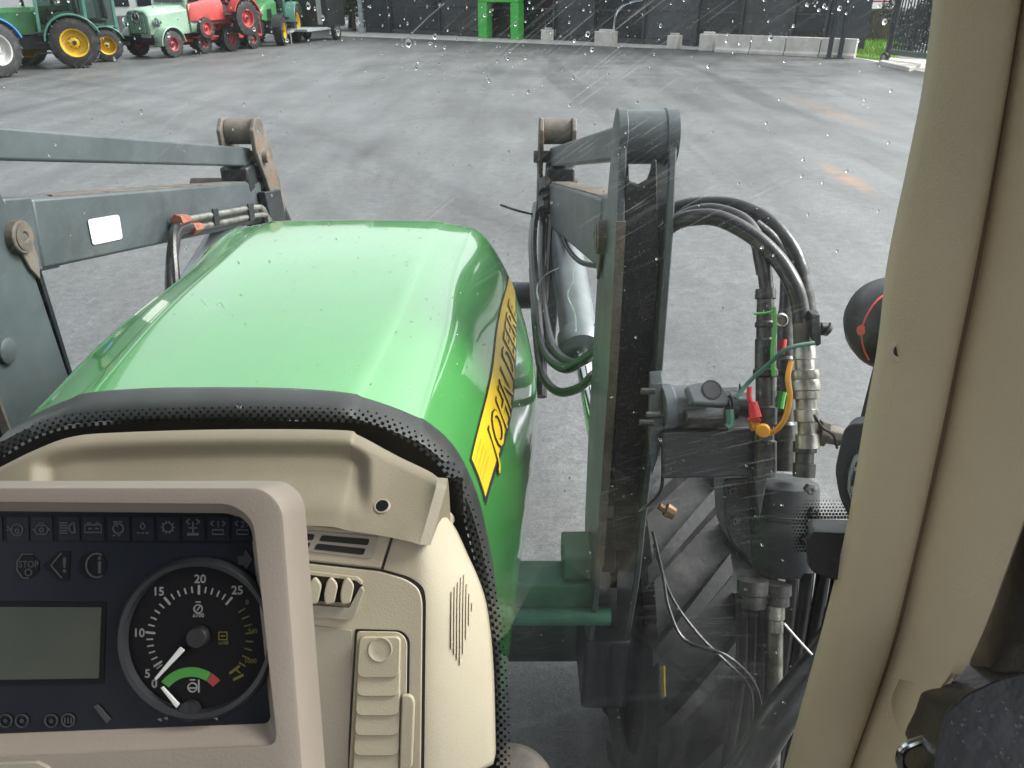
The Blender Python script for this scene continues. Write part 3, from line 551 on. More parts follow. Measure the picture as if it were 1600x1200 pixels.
b = MB(); b.lathe((3.49, 0, 1.28), (1, 0, 0), [(.17, 0), (.185, .012), (.17, .024), (.155, .012)], 28)
for k in range(3):
    an = R(90 + 120 * k); b.bar((3.5, 0, 1.28), (3.5, math.cos(an) * .165, 1.28 + math.sin(an) * .165), .04, .02, Vector((1, 0, 0)), .008, .02)
b.build('emblem', CHROME, hd)
for s in (-1, 1):
    b = MB(); P = [(2.9 + math.cos(R(q)) * .56, math.sin(R(q)) * .56 + .44) for q in range(-5, 186, 12)]; Q = [(2.9 + (x - 2.9) * .92, (z - .44) * .92 + .44) for x, z in P]
    b.prism([(x, s * .78 - .2, z) for x, z in P + Q[::-1]], (0, .4, 0)); b.build('fender', PALEG, tr, .02, world=False)
    b = MB(); b.lathe((3.3, s * .72, 1.12), (1, 0, 0), [(.05, -.2), (.14, -.06), (.15, .0), (.1, .03), (0, .04)], 20); b.build('headlight', CHROME, tr, world=False)
    b = MB(); b.box((1.52, s * .78, 1.2), (.62, .05, .9)); d_ = b.build('door', PALEG, tr, .015, world=False)
    b = MB(); b.prism([(1.25, s * .79, 1.72), (1.74, s * .79, 1.72), (1.66, s * .76, 2.2), (1.25, s * .76, 2.2)], (0, s * .012, 0)); b.build('side_window', DGLASS, tr, world=False)
    b = MB(); b.tube([(1.7, s * .85, 1.75), (1.75, s * 1.0, 1.85)], .012, 6, 1); b.lathe((1.75, s * 1.02, 1.9), (-1, 0, 0), [(.1, 0), (.1, .02), (0, .03)], 16); b.build('mirror', VBLACK, tr, world=False)
    b = MB(); b.box((1.25, s * .82, .58), (1.1, .26, .05)); b.build('running_board', MAROON, tr, world=False)
b = MB(); b.prism([(1.15, -.77, .72), (1.92, -.77, .72), (1.9, -.77, 1.66), (1.72, -.74, 2.3), (1.15, -.74, 2.3)], (0, 1.5, 0)); b.build('cab', PALEG, tr, .04, world=False)
b = MB(); b.prism([(1.93, -.66, 1.72), (1.93, .62, 1.72), (1.78, .6, 2.2), (1.78, -.64, 2.2)], (-.02, 0, 0)); b.build('windscreen', DGLASS, tr, world=False)
b = MB(); b.box((3.6, 0, .62), (.1, 1.7, .2)); bp = b.build('bumper', VBLACK, tr, .02, world=False)
b = MB(); b.box((3.656, .5, .72), (.012, .42, .11)); b.build('number_plate', WPRINT, bp)
b = MB(); b.prism([(1.1, -.55, .72), (1.1, -.55, 1.35), (-.6, -.55, .98), (-.6, -.55, .72)], (0, 1.1, 0)); b.build('tow_body', MAROON, tr, .04, world=False)
b = MB(); b.cyl((.2, -.62, .95), (.2, .62, .95), .16); b.build('winch_drum', MAROON, tr, world=False)
# red trailer with red tractor
rl, ra = place(396, 76, -.42, -.9, 0, .8)
rt = empty('flatbed_trailer', rl, ra); tag(rt, 'dull red flatbed trailer carrying the red vintage tractor', 'trailer')
for x in (0, 2.6):
    for s in (-1, 1): wheel(rt, (x, s * .8, .36), .36, .22, MAROON, .17, s, 20)
b = MB(); b.box((1.4, 0, .47), (4.2, 1.45, .1)); b.build('deck', TRED, rt, .01, world=False)
b = MB(); b.box((1.4, 0, .36), (4.0, .5, .12)); b.build('frame', MAROON, rt, .01, world=False); b = MB(); b.bar((3.5, 0, .6), (4.4, 0, .5), .12, .1); b.build('drawbar', MAROON, rt, world=False)
for x in (-.65,):
    for k in range(4): b = MB(); b.box((x, 0, .63 + k * .22), (.05, 1.5, .2)); b.build('tail_board', MAROON, rt, .005, world=False)
p = onZ(384, 56, .53); vt = empty('red_vintage_tractor', Vector((p.x + math.sin(ra) * .6, p.y - math.cos(ra) * .6, .53)), ra); vt.scale = (1.18, 1.18, 1.18); tag(vt, 'small red vintage tractor standing on the flatbed trailer', 'tractor')
for s in (-1, 1):
    wheel(vt, (0, s * .6, .52), .52, .24, TRED, .27, s); wheel(vt, (1.65, s * .5, .3), .3, .14, TRED, .18, s, 14)
    b = MB(); P = [(math.cos(R(q)) * .62, math.sin(R(q)) * .62 + .52) for q in range(20, 170, 12)]; Q = [(x * .94, (z - .52) * .94 + .52) for x, z in P]
    b.prism([(x, s * .58 - .16, z) for x, z in P + Q[::-1]], (0, .32, 0)); b.build('fender', TRED, vt, world=False)
b = MB(); b.loft([sec(.55, .26, .5, 1.1), sec(1.2, .26, .48, 1.1), sec(1.85, .22, .48, 1.02), sec(1.92, .18, .5, .95)]); b.build('hood', TRED, vt, .01, world=False)
b = MB(); b.box((.9, 0, .5), (2.0, .3, .26)); b.cyl((0, -.6, .52), (0, .6, .52), .09); b.cyl((1.65, -.5, .3), (1.65, .5, .3), .05); b.build('chassis', MAROON, vt, .02, world=False)
b = MB(); b.box((-.05, 0, .95), (.36, .42, .06)); b.box((-.22, 0, 1.1), (.05, .4, .26)); b.build('seat', VBLACK, vt, .02, world=False)
b = MB(); b.tube([(.55, 0, 1.0), (.3, 0, 1.28)], .02, 8, 1); b.lathe((.3, 0, 1.29), (-.6, 0, 1), [(.15, -.01), (.17, 0), (.15, .01), (.145, 0)], 18); b.build('steering_wheel', VBLACK, vt, world=False)
b = MB(); b.cyl((1.2, .12, 1.05), (1.2, .12, 1.6), .03); b.build('exhaust', VBLACK, vt, world=False)
# dark box trailer
bl, ba = place(528, 62, -.25, -.97, 0, .8)
bt = empty('box_trailer', bl, ba); tag(bt, 'dark box trailer with a light platform parked left of the hall', 'trailer')
for s in (-1, 1): wheel(bt, (0, s * .75, .34), .34, .2, WRIM, .2, s, 16)
b = MB(); b.box((-.3, 0, 1.35), (1.7, 1.4, 1.6)); bx = b.build('box', VBLACK, bt, .02, world=False)
b = MB(); b.box((.57, .3, 1.35), (.03, .22, 1.4)); b.build('door', SHED, bx)
b = MB(); b.box((.6, 0, .5), (3.8, 1.3, .1)); b.build('platform', PGREY, bt, .01, world=False); b = MB(); b.bar((2.4, 0, .5), (3.4, 0, .42), .09, .08); b.cyl((3.0, .1, 0), (3.0, .1, .5), .03); b.build('drawbar', PGREY, bt, world=False)
# ================================================================== the tractor we sit in
CX = -.41
T = empty('tractor', (CX, 0, 0)); tag(T, 'green tractor seen from its beige cab, with its hood ahead of the wet windshield', 'tractor')
# ---- hood surface
HY = [.965, 1.3, 1.6, 1.9, 2.06, 2.18, 2.24]
HP = [[(0, 1.862), (.11, 1.860), (.205, 1.850), (.275, 1.825), (.335, 1.775), (.367, 1.71), (.388, 1.62), (.405, 1.48), (.41, 1.33), (.41, 1.05)],
      [(0, 1.868), (.115, 1.866), (.22, 1.858), (.285, 1.838), (.343, 1.795), (.389, 1.72), (.43, 1.62), (.455, 1.49), (.455, 1.33), (.43, 1.05)],
      [(0, 1.866), (.12, 1.864), (.22, 1.857), (.275, 1.842), (.33, 1.800), (.385, 1.73), (.44, 1.63), (.482, 1.52), (.475, 1.33), (.44, 1.05)],
      [(0, 1.848), (.12, 1.846), (.23, 1.840), (.29, 1.832), (.345, 1.803), (.395, 1.735), (.44, 1.63), (.468, 1.52), (.465, 1.33), (.44, 1.05)],
      [(0, 1.817), (.12, 1.816), (.23, 1.812), (.29, 1.804), (.34, 1.778), (.385, 1.71), (.425, 1.615), (.448, 1.5), (.44, 1.33), (.42, 1.05)],
      [(0, 1.72), (.12, 1.72), (.22, 1.715), (.272, 1.705), (.317, 1.68), (.357, 1.63), (.392, 1.55), (.415, 1.46), (.40, 1.32), (.39, 1.05)],
      [(0, 1.5), (.1, 1.5), (.18, 1.5), (.22, 1.49), (.26, 1.48), (.30, 1.45), (.335, 1.41), (.36, 1.36), (.37, 1.28), (.37, 1.05)]]
HPa = np.array(HP)
def cr(arr, x):
    n = len(arr); x = min(max(x, 0), n - 1 - 1e-9); i = int(x); t = x - i
    a, b_, c, d_ = arr[max(i - 1, 0)], arr[i], arr[i + 1], arr[min(i + 2, n - 1)]
    return .5 * (2 * b_ + (c - a) * t + (2 * a - 5 * b_ + 4 * c - d_) * t * t + (3 * b_ - a - 3 * c + d_) * t ** 3)
def hood(Y, s, side=1):
    """point of the hood skin: Y along, s = 0 (crown) .. 9 (bottom edge)"""
    x = np.interp(Y, HY, range(7)); row = cr(HPa, x); q = cr(row, s)
    dz = 0
    if 2.0 < s < 3.4 and Y < 2.2: dz = -.006 * math.sin((s - 2.0) / 1.4 * math.pi) ** .5      # pressed channel along the shoulder
    return Vector((CX - .012 - .018 * min(1, max(0, (1.6 - Y) / .63)) + side * q[0], Y, q[1] + dz))
def hnorm(Y, s, side=1):
    a = hood(Y + .01, s, side) - hood(Y - .01, s, side); b_ = hood(Y, s + .05, side) - hood(Y, max(s - .05, 0), side); n = a.cross(b_).normalized()
    return n if n.dot(Vector((side * .5, 0, 1))) > 0 else -n
b = MB(); ss = np.concatenate([np.arange(0, 2, .2), np.arange(2, 3.6, .07), np.arange(3.6, 9.01, .2)]); ys = np.concatenate([np.linspace(.965, 2.0, 46), np.linspace(2.015, 2.24, 20)])
rows = []
for Y in ys: rows.append([hood(Y, s, -1) for s in ss[:0:-1]] + [hood(Y, s, 1) for s in ss])
b.grid(rows); b.v += []; hoodo = b.build('hood', GREEN, T, smooth_=60, solid=.004)
for s in (-1, 1):                                # black lower belly grilles
    b = MB(); b.prism([(CX + s * .36, 1.0, .78), (CX + s * .36, 2.2, .78), (CX + s * .36, 2.2, 1.22), (CX + s * .36, 1.0, 1.22)], (s * -.02, 0, 0)); b.build('engine_side_cover', DGREEN, T)
b = MB(); b.box((CX, 2.3, 1.2), (.56, .08, .55)); b.build('front_grille', BPLAST, T, .02)
cT = [(1.035, 5.0), (1.42, 5.03), (1.93, 5.36)]; cBt = [(1.035, 5.86), (1.42, 5.78), (1.93, 5.70)]
# decal band: along t (rear..front), across q (top..bottom)
def dmap(t, q, off):
    l0, l1, l2 = 2 * (t - .5) * (t - 1), -4 * t * (t - 1), 2 * t * (t - .5)
    Y, s = [(l0 * cT[0][k] + l1 * cT[1][k] + l2 * cT[2][k]) * (1 - q) + (l0 * cBt[0][k] + l1 * cBt[1][k] + l2 * cBt[2][k]) * q for k in (0, 1)]
    return hood(Y, s) + hnorm(Y, s) * off
def dpanel(name, t0, t1, q0, q1, off, m, n=40, k=8):
    b = MB(); b.grid([[dmap(t0 + (t1 - t0) * i / n, q0 + (q1 - q0) * j / k, off) for j in range(k + 1)] for i in range(n + 1)]); return b.build(name, m, hoodo)
dpanel('decal_border', -.012, 1.0, -.05, 1.14, .0012, BLACKV); dpanel('decal_stripe', 0, .995, .0, 1.0, .0022, YELLOW)
for j, q in enumerate((.16, .32, .48, .64)): dpanel('decal_line', 0.01, .11, q, q + .035, .0030, AMBER, k=1)
def dtext(name, off_, m, h, body='JOHN DEERE', t0=.15, t1=.86, qb=1.0, qt=.30):
    V_, F_ = text_mesh(body, .22, off_); xs = [p[0] for p in V_]; x0, x1 = 0, max(xs); b = MB()
    b.add([dmap(t0 + (t1 - t0) * (p[0] - x0) / (x1 - x0), qb + (qt - qb) * p[1] / .72, h) for p in V_], F_); return b.build(name, m, hoodo, smooth_=0)
dtext('decal_letter_outline', .042, BLACKV, .0040); dtext('decal_lettering', .004, YELLOW, .0050)  # black printed outline under the yellow letters
# rain beads standing on the paint
b = MB()
for i in range(420):
    Y, s_, sd_ = random.uniform(1.03, 2.1), random.uniform(0, 5.5), random.choice((-1, 1)); p = hood(Y, s_, sd_); n_ = hnorm(Y, s_, sd_); r_ = .0008 * math.exp(random.gauss(.2, .45))
    b.lathe(p, n_, [(r_, -.0001), (r_ * .9, r_ * .35), (r_ * .5, r_ * .6), (0, r_ * .68)], 7)
b.build('water_beads', WATER, hoodo, kind='stuff')
# black seal behind the hood
b = MB(); rows = []
def sealpt(Y, off, s_, side):
    if side < 0: Y = .93 + (Y - .93) * (1 - .45 * min(1, max(0, (s_ - 2.4) / 2.0)))
    Yc = max(Y, .97); return hood(Yc, s_, side) + hnorm(Yc, s_, side) * off + Vector((0, Y - Yc, 0))
for Y, off in ((.93, -.012), (.935, .002), (.955, .006), (.985, .006), (.996, .003), (.998, -.002)):
    rows.append([sealpt(Y, off, s_, -1) for s_ in ss[:0:-1]] + [sealpt(Y, off, s_, 1) for s_ in ss])
b.grid(rows); b.build('hood_seal', SEAL, T, smooth_=60)
# ---- chassis, firewall, wheels
b = MB(); b.box((CX, 1.45, .72), (.42, 2.2, .4)); b.build('chassis', STEELD, T, .02)
b = MB(); b.prism([(CX - .36, .885, .9), (CX + .34, .885, .9), (CX + .34, .885, 1.78), (CX - .34, .885, 1.78)], (0, .04, 0)); b.build('firewall', BPLAST, T)
def big_wheel(x, y, z, rad, wd, side):
    b = MB(); h = wd / 2; c = Vector((x, y, z)); rr = rad * .6
    b.lathe(c, (1, 0, 0), [(rr, -h * .9), (rad * .8, -h), (rad * .92, -h * .92), (rad * .94, 0), (rad * .92, h * .92), (rad * .8, h), (rr, h * .9), (rr * .95, 0), (rr, -h * .9)], 56)
    n = 20
    for i in range(n):
        for s in (-1, 1):
            a0 = 2 * math.pi * (i + .25 * s) / n
            loops = []
            for k in range(7):
                q = k / 6; an = a0 + .36 * q; rr_ = rad * (.945 - .05 * max(0, q - .8) * 2); hw = .024 - .006 * q; hh = .034
                er = Vector((0, math.cos(an), math.sin(an))); et = Vector((0, -math.sin(an), math.cos(an))); pc_ = c + Vector((s * h * q * 1.02, 0, 0)) + er * rr_
                loops.append([pc_ - et * hw * 1.35 - er * .02, pc_ + et * hw * 1.35 - er * .02, pc_ + et * hw + er * hh, pc_ - et * hw + er * hh])
            b.loft(loops)
    w_ = b.build('front_wheel', TYRE, T, smooth_=30)
    b = MB(); b.lathe(c, (side, 0, 0), [(rr * .99, h * .85), (rr * .88, h * .7), (rr * .8, 0), (rr * .3, -.02), (0, -.02)], 40, False); b.build('rim', YELLOW, w_)
big_wheel(.535, 1.75, .62, .62, .4, 1); big_wheel(CX * 2 - .535, 1.75, .62, .62, .4, -1)
b = MB(); b.cyl((CX - .95, 1.75, .6), (CX + .95, 1.75, .6), .1); b.build('front_axle', DGREEN, T)
# ---- windshield (curved pane)
def wy(x): return .925 - .30 * (abs(x - CX) / .75) ** 2.2
xs = np.linspace(CX - .78, CX + .78, 61)
b = MB(); b.grid([[Vector((x, wy(x) , z)) for x in xs] for z in np.linspace(.72, 2.82, 8)]); pane = b.build('windshield', GLASS, T, solid=-.005, smooth_=60); pane.data.materials.append(PANEG); pane.modifiers['solid'].material_offset = 1; pane.modifiers['solid'].material_offset_rim = 1
def onW(u, v, off=0.):
    r = ray(u, v); lo, hi = .2, 2.2
    for _ in range(40):
        d = (lo + hi) / 2; p = CAM + r * d
        if p.y < wy(p.x): lo = d
        else: hi = d
    p = CAM + r * lo; e = .005; n = Vector((-(wy(p.x + e) - wy(p.x - e)) / (2 * e), 1, 0)).normalized()
    return p - n * off, n
# frit: solid black border with rows of shrinking dots
FR = [Vector(p) for p in ((-40, 742), (10, 712), (60, 684), (120, 668), (240, 660), (400, 657), (555, 661), (610, 676), (660, 706), (694, 738), (716, 790), (738, 862), (756, 940), (768, 1030), (774, 1120), (776, 1230))]
fr = smooth(FR, 12)
b = MB(); dots = MB()
acc = 0; rows = []
def frn(i): t = (fr[min(i + 1, len(fr) - 1)] - fr[max(i - 1, 0)]).normalized(); return Vector((t.y, -t.x))
for i, p in enumerate(fr):
    n_ = frn(i); rows.append([onW(*(p + n_ * k), .0006)[0] for k in (-26, -12, 0)])
b.grid(rows); b.build('frit_band', BLACKV, pane, smooth_=60)
L_ = [0]
for i in range(1, len(fr)): L_.append(L_[-1] + (fr[i] - fr[i - 1]).length)
def frat(l):
    i = int(np.searchsorted(L_, l)) ; i = min(max(i, 1), len(fr) - 1); t = (l - L_[i - 1]) / max(1e-6, L_[i] - L_[i - 1]); return fr[i - 1].lerp(fr[i], t), frn(i)
for k, (off, sz) in enumerate(((2.5, 6.2), (8.5, 5.2), (14.5, 4.0), (20.5, 2.8))):
    l = 6.0 * (k % 2)
    while l < L_[-1]:
        p, n_ = frat(l); t = Vector((-n_.y, n_.x)); c = p + n_ * off
        dots.add([onW(*(c + t * (sz / 2 * i) + n_ * (sz / 2 * j)), .0007)[0] for i, j in ((-1, -1), (1, -1), (1, 1), (-1, 1))], [(0, 1, 2, 3)]); l += 12.0
dots.build('frit_dots', BLACKV, pane, smooth_=0, kind='stuff')
# small frit patch round the hinge cover
b = MB()
for i in range(34):
    for j in range(16):
        u, v = 1240 + i * 5.2 + (j % 2) * 2.6, 782 + j * 5.2
        if u > 1345: continue
        d_ = max(1262 - u, 0, ) + max(808 - v, 0)
        if (u > 1262 and v > 812) or v > 860: continue
        q = 4.6 - d_ * .12
        if q < 1.2: continue
        b.add([onW(u + a * q / 2, v + c * q / 2, .0007)[0] for a, c in ((-1, -1), (1, -1), (1, 1), (-1, 1))], [(0, 1, 2, 3)])
b.build('frit_dots', BLACKV, pane, smooth_=0, kind='stuff')
# rain drops on the outer face
b = MB()
def drop(u, v, r, el=1.15):
    p, n = onW(u, v, -.0052); ex = Vector((n.y, -n.x, 0)).normalized(); ez = Vector((0, 0, 1)); m_ = 8
    P = []; 
    for th in (0, .5, 1.0, 1.35):
        for k in range(m_):
            a = 2 * math.pi * k / m_; P.append(p + ex * (math.cos(a) * r * math.cos(th)) + ez * (math.sin(a) * r * el * math.cos(th)) + n * (r * .6 * math.sin(th)))
    P.append(p + n * r * .6)
    F = [(j * m_ + i, j * m_ + (i + 1) % m_, (j + 1) * m_ + (i + 1) % m_, (j + 1) * m_ + i) for j in range(3) for i in range(m_)] + [(3 * m_ + i, 3 * m_ + (i + 1) % m_, 4 * m_) for i in range(m_)] + [tuple(range(m_ - 1, -1, -1))]
    b.add(P, F)
for i in range(620):
    z = random.random()
    if z < .55: u, v = random.uniform(0, 1400), random.uniform(0, 1) ** 1.5 * 420
    elif z < .75: u, v = random.gauss(700, 160), random.gauss(60, 60)
    elif z < .9: u, v = random.uniform(820, 1250), random.uniform(450, 1150)
    else: u, v = random.uniform(200, 850), random.uniform(340, 660)
    if v < -20 or u > 1420: continue
    drop(u, v, .0007 * math.exp(random.gauss(.15, .5)), random.uniform(1, 1.5))
b.build('water_drops', WATER, pane, kind='stuff')
# thin runnels of water
b = MB()
for pts in ([(890, 415), (893, 440), (884, 462), (895, 490), (897, 520)], [(838, 470), (836, 450), (848, 432), (870, 420)], [(1000, 0), (975, 6), (960, 20), (955, 50)], [(690, 5), (662, 30), (640, 52)], [(310, 470), (318, 478), (322, 488)], [(335, 480), (342, 476), (348, 484)]):
    P = [onW(u, v, -.0056)[0] for u, v in pts]; b.tube(P, .0007, 6, 5)
b.build('water_runnels', WATER, pane, kind='stuff')

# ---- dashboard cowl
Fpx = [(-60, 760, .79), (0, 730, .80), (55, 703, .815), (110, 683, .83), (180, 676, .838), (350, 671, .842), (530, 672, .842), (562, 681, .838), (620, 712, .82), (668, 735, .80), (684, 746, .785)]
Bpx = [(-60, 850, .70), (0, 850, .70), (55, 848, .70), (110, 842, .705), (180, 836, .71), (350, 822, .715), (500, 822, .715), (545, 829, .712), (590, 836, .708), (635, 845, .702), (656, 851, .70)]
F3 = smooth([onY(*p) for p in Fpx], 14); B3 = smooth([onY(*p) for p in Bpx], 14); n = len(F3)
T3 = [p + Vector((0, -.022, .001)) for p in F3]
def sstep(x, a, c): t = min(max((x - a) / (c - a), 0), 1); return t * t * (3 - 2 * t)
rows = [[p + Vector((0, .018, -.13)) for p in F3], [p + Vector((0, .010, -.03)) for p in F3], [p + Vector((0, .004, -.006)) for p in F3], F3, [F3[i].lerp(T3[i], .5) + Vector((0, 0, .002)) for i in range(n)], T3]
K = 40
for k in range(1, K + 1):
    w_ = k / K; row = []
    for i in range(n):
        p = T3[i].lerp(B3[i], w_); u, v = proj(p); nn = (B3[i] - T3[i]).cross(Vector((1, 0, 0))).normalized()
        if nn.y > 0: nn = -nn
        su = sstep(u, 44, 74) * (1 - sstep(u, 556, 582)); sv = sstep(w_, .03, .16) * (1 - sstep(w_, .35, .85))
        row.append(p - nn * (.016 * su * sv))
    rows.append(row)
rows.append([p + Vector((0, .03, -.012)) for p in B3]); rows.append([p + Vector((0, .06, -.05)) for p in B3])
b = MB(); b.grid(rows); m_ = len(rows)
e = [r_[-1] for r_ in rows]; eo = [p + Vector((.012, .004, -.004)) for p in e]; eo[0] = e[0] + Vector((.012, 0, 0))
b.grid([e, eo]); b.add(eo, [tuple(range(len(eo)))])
cowl = b.build('dash_cowl', BEIGE_SHADE, T, smooth_=38)
q = at(598, 801, 1.0); Ff = None
# screw hole in the cowl face
i0 = min(range(n), key=lambda i: abs(proj(T3[i].lerp(B3[i], .6))[0] - 598)); hp = T3[i0].lerp(B3[i0], .62); hn = (B3[i0] - T3[i0]).cross(Vector((1, 0, 0))).normalized(); hn = -hn if hn.y > 0 else hn
b = MB(); b.lathe(hp + hn * .001, hn, [(.0, .0004), (.0075, .0004)], 24); b.build('screw_hole', BLACKV, cowl)
b = MB(); b.lathe(hp + hn * .001, hn, [(.0076, .0), (.0082, .0012), (.0098, .0008), (.0105, -.001)], 24); b.build('screw_bush', BEIGE3, cowl)

# ---- side console
Cn = Frame((0, .70, 1.79), (0, -.823, .568))
con = MB(); shell_px = rpoly([(465, 815), (690, 822), (704, 842), (733, 905), (750, 955), (761, 1040), (766, 1225), (465, 1225)], [4, 4, 20, 30, 30, 40, 2, 2])
edge = smooth([Vector(p) for p in ((690, 815), (700, 832), (718, 872), (736, 912), (750, 955), (758, 1005), (763, 1060), (766, 1130), (768, 1235))], 8)
rows = []
for e_ in edge:
    row = []
    for k in range(29):
        x = k / 28; u = 465 + (e_.x - 465) * x; v = 815 + (e_.y - 815) * (1 if x > .0 else 1); t_ = max(0, (u - 655) / (e_.x - 655)) if e_.x > 655 else 0
        row.append(Cn.w(u, v, -.004 - .075 * t_ ** 1.7))
    row.append(row[-1] + Vector((.002, .05, -.05))); rows.append(row)
top_ = [p + Vector((0, .05, -.03)) for p in rows[0]]
con.grid([top_] + rows); console = con.build('side_console', BEIGE, T, 0, smooth_=60, solid=.004)
def cplate(name, px, h0, h1, m=BEIGE, bev=.002, parent=None, seg=3): return Cn.plate(px, h0, h1).build(name, m, parent or console, bev, seg=seg)
cplate('panel_gap', rpoly([(465, 876), (597, 890), (640, 902), (662, 918), (665, 940), (662, 1224), (465, 1224)], [2, 2, 10, 12, 12, 2, 2]), -.006, -.0030, BLACKV, 0)
cplate('inner_panel', rpoly([(464, 879), (592, 893), (634, 905), (655, 920), (660, 942), (657, 1224), (464, 1224)], [2, 2, 14, 14, 14, 2, 2]), -.004, .002)
cplate('panel_gap', [(612, 836), (615, 836), (598, 892), (594, 892)], -.006, -.0032, BLACKV, 0)
vp = cplate('vent_panel', rpoly([(462, 818), (610, 834), (594, 888), (462, 874)], 3), -.005, -.001)
cplate('vent_recess', rpoly([(462, 826), (592, 838), (580, 874), (462, 860)], 5), -.0015, .0006, BEIGE3, .001, vp)
for px in ([(503, 836), (578, 842), (575, 852), (499, 845)], [(496, 849), (572, 857), (568, 867), (491, 858)], [(462, 832), (492, 835), (489, 844), (462, 842)], [(462, 846), (486, 848), (482, 857), (462, 855)]):
    cplate('vent_slot', rpoly(px, 3), .0004, .0012, BLACKV, 0, vp)
# air outlet with fins
cplate('outlet_opening', rpoly([(460, 893), (562, 905), (569, 916), (550, 942), (460, 936)], [2, 8, 10, 6, 2]), .001, .0026, BLACKV, 0)
cplate('outlet_frame', rpoly([(460, 940), (548, 948), (566, 914), (571, 920), (556, 962), (548, 967), (460, 958)], [1, 3, 3, 4, 8, 4, 1]), .0015, .010, BEIGE3, .002)
cplate('outlet_frame', rpoly([(460, 888), (560, 900), (568, 908), (566, 913), (558, 906), (460, 894)], 2), .0015, .007, BEIGE, .001)
for u in (472, 497, 522, 547):
    px = rpoly([(u - 9, 905), (u - 2, 899), (u + 8, 912), (u + 2, 940), (u - 12, 942), (u - 14, 925)], 6)
    b = MB(); P0 = [Cn.w(a, c, .004) for a, c in px]; P1 = [Cn.w(a + 4, c - 1, .019) for a, c in px]; b.loft([P0, P1]); b.build('outlet_fin', BEIGE, console, .0015)
cplate('lower_panel', rpoly([(464, 972), (551, 984), (545, 1224), (464, 1224)], 3), .0018, .0032, BEIGE3, .001)
# sliding shutter
sf = cplate('shutter_gap', rpoly([(556, 982), (628, 984), (641, 997), (640, 1080), (634, 1224), (541, 1224)], [3, 12, 14, 4, 2, 2]), .001, .0032, BLACKV, 0)
cplate('shutter_frame', rpoly([(559, 985), (625, 986), (637, 999), (636, 1080), (630, 1224), (545, 1224)], [6, 10, 12, 4, 2, 2]), .002, .0050, BEIGE, .0012)
vsl = [(992, 1055), (1040, 1084), (1070, 1114), (1100, 1145), (1131, 1176), (1162, 1207), (1190, 1226)]
for i in range(len(vsl) - 1, -1, -1):
    y0, y1 = vsl[i]; sk = lambda v: -(v - 990) * .052
    px = rpoly([(565 + sk(y0), y0), (628 + sk(y0) * .25, y0), (627 + sk(y1) * .25, y1), (564 + sk(y1), y1)], [9, 9, 13, 13], 5)
    h = .0125 - .0003 * i
    b = MB(); P0 = [Cn.w(a, c, .0045) for a, c in px]; P1 = [Cn.w(a, c, h - .004 * (1 - (c - y0) / (y1 - y0)) * (1 if i else 0)) for a, c in px]; b.loft([P0, P1]); t_ = b.build('shutter_slat', BEIGE, console, .0012)
    if i == 0:
        c = Cn.w(597, 1011, h); b = MB(); b.lathe(c, Cn.n, [(.0142, -.001), (.0142, .0012), (.0132, .0016), (.011, .0003), (.006, .0003), (0, .0003)], 36); b.build('thumb_grip', BEIGE, t_)
cplate('shutter_handle', rpoly([(630, 1082), (644, 1081), (650, 1092), (646, 1192), (638, 1200), (626, 1198)], [3, 8, 8, 8, 8, 3]), .004, .012, BEIGE, .003)
# speaker louvre ribs
for i in range(8):
    u = 702 + i * 4.4; x = i / 7; v0 = 930 - 45 * x if x < .55 else 905 + (x - .55) * 110; v1 = 1020 + 30 * min(x / .45, 1) - max(0, x - .45) * 150
    b = MB(); lp = []
    for k in range(9):
        v = v0 + (v1 - v0) * k / 8; ex_ = np.interp(v, [e_.y for e_ in edge], [e_.x for e_ in edge]); hh = lambda uu: -.004 - .075 * max(0, (uu - 655) / (ex_ - 655)) ** 1.7
        lp.append([Cn.w(u, v, hh(u) - .002), Cn.w(u + 3.4, v, hh(u + 3.4) - .002), Cn.w(u + 2.6, v, hh(u + 2.6) + .003), Cn.w(u + .8, v, hh(u + .8) + .003)])
    b.loft(lp); b.build('louvre_rib', BEIGE, console, 0)

# ---- instrument pod
E_ = R(31); Pn = Frame(at(300, 1000, .56), (0, -math.cos(E_), math.sin(E_)))
out_ = rpoly([(-130, 760), (415, 760), (444, 790), (486, 1340), (-130, 1370)], [5, 26, 26, 4, 4], 6)
mid_ = rpoly([(-118, 783), (362, 787), (396, 812), (434, 1165), (-118, 1190)], [5, 26, 26, 20, 4], 6)
inn_ = rpoly([(-108, 803), (352, 807), (381, 828), (413, 1138), (-108, 1158)], [5, 22, 22, 14, 4], 6)
b = MB(); b.loft([[Pn.w(*p, -.055) for p in out_], [Pn.w(*p, -.006) for p in out_], [Pn.w(p[0] - (4 if p[0] > 300 else -4), p[1] + (3 if p[1] < 900 else -3), -.001) for p in out_], [Pn.w(p[0] - (9 if p[0] > 300 else -9), p[1] + (7 if p[1] < 900 else -7), 0) for p in out_],
        [Pn.w(*p, 0) for p in mid_], [Pn.w(*p, -.003) for p in mid_], [Pn.w(*p, -.014) for p in inn_]], (True, False)); pod = b.build('instrument_pod', BEIGE2, T, smooth_=30)
b = MB(); Pn.plate(rpoly([(-105, 801), (354, 805), (384, 828), (416, 1141), (-105, 1161)], [5, 20, 20, 12, 4]), -.020, -.0128, b); b.build('display', DISP, pod)
def pp(name, px, h, m, th=.0008, **k): return Pn.plate(px, h, h + th).build(name, m, pod, 0, **k)
H0 = -.0127
pp('telltale_strip', rpoly([(-60, 804), (352, 808), (372, 818), (384, 852), (-60, 848)], 3), H0, DISP2)
cu = [-30, 12, 50, 93, 132, 173, 212, 252, 292, 332, 371]
for i, u in enumerate(cu):
    tl_ = pp('telltale', rpoly([(u - 17, 810), (u + 17, 810.5), (u + 18, 849), (u - 16.5, 848)], 3), H0 + .0009, DISP, .0006)
H1 = H0 + .0017
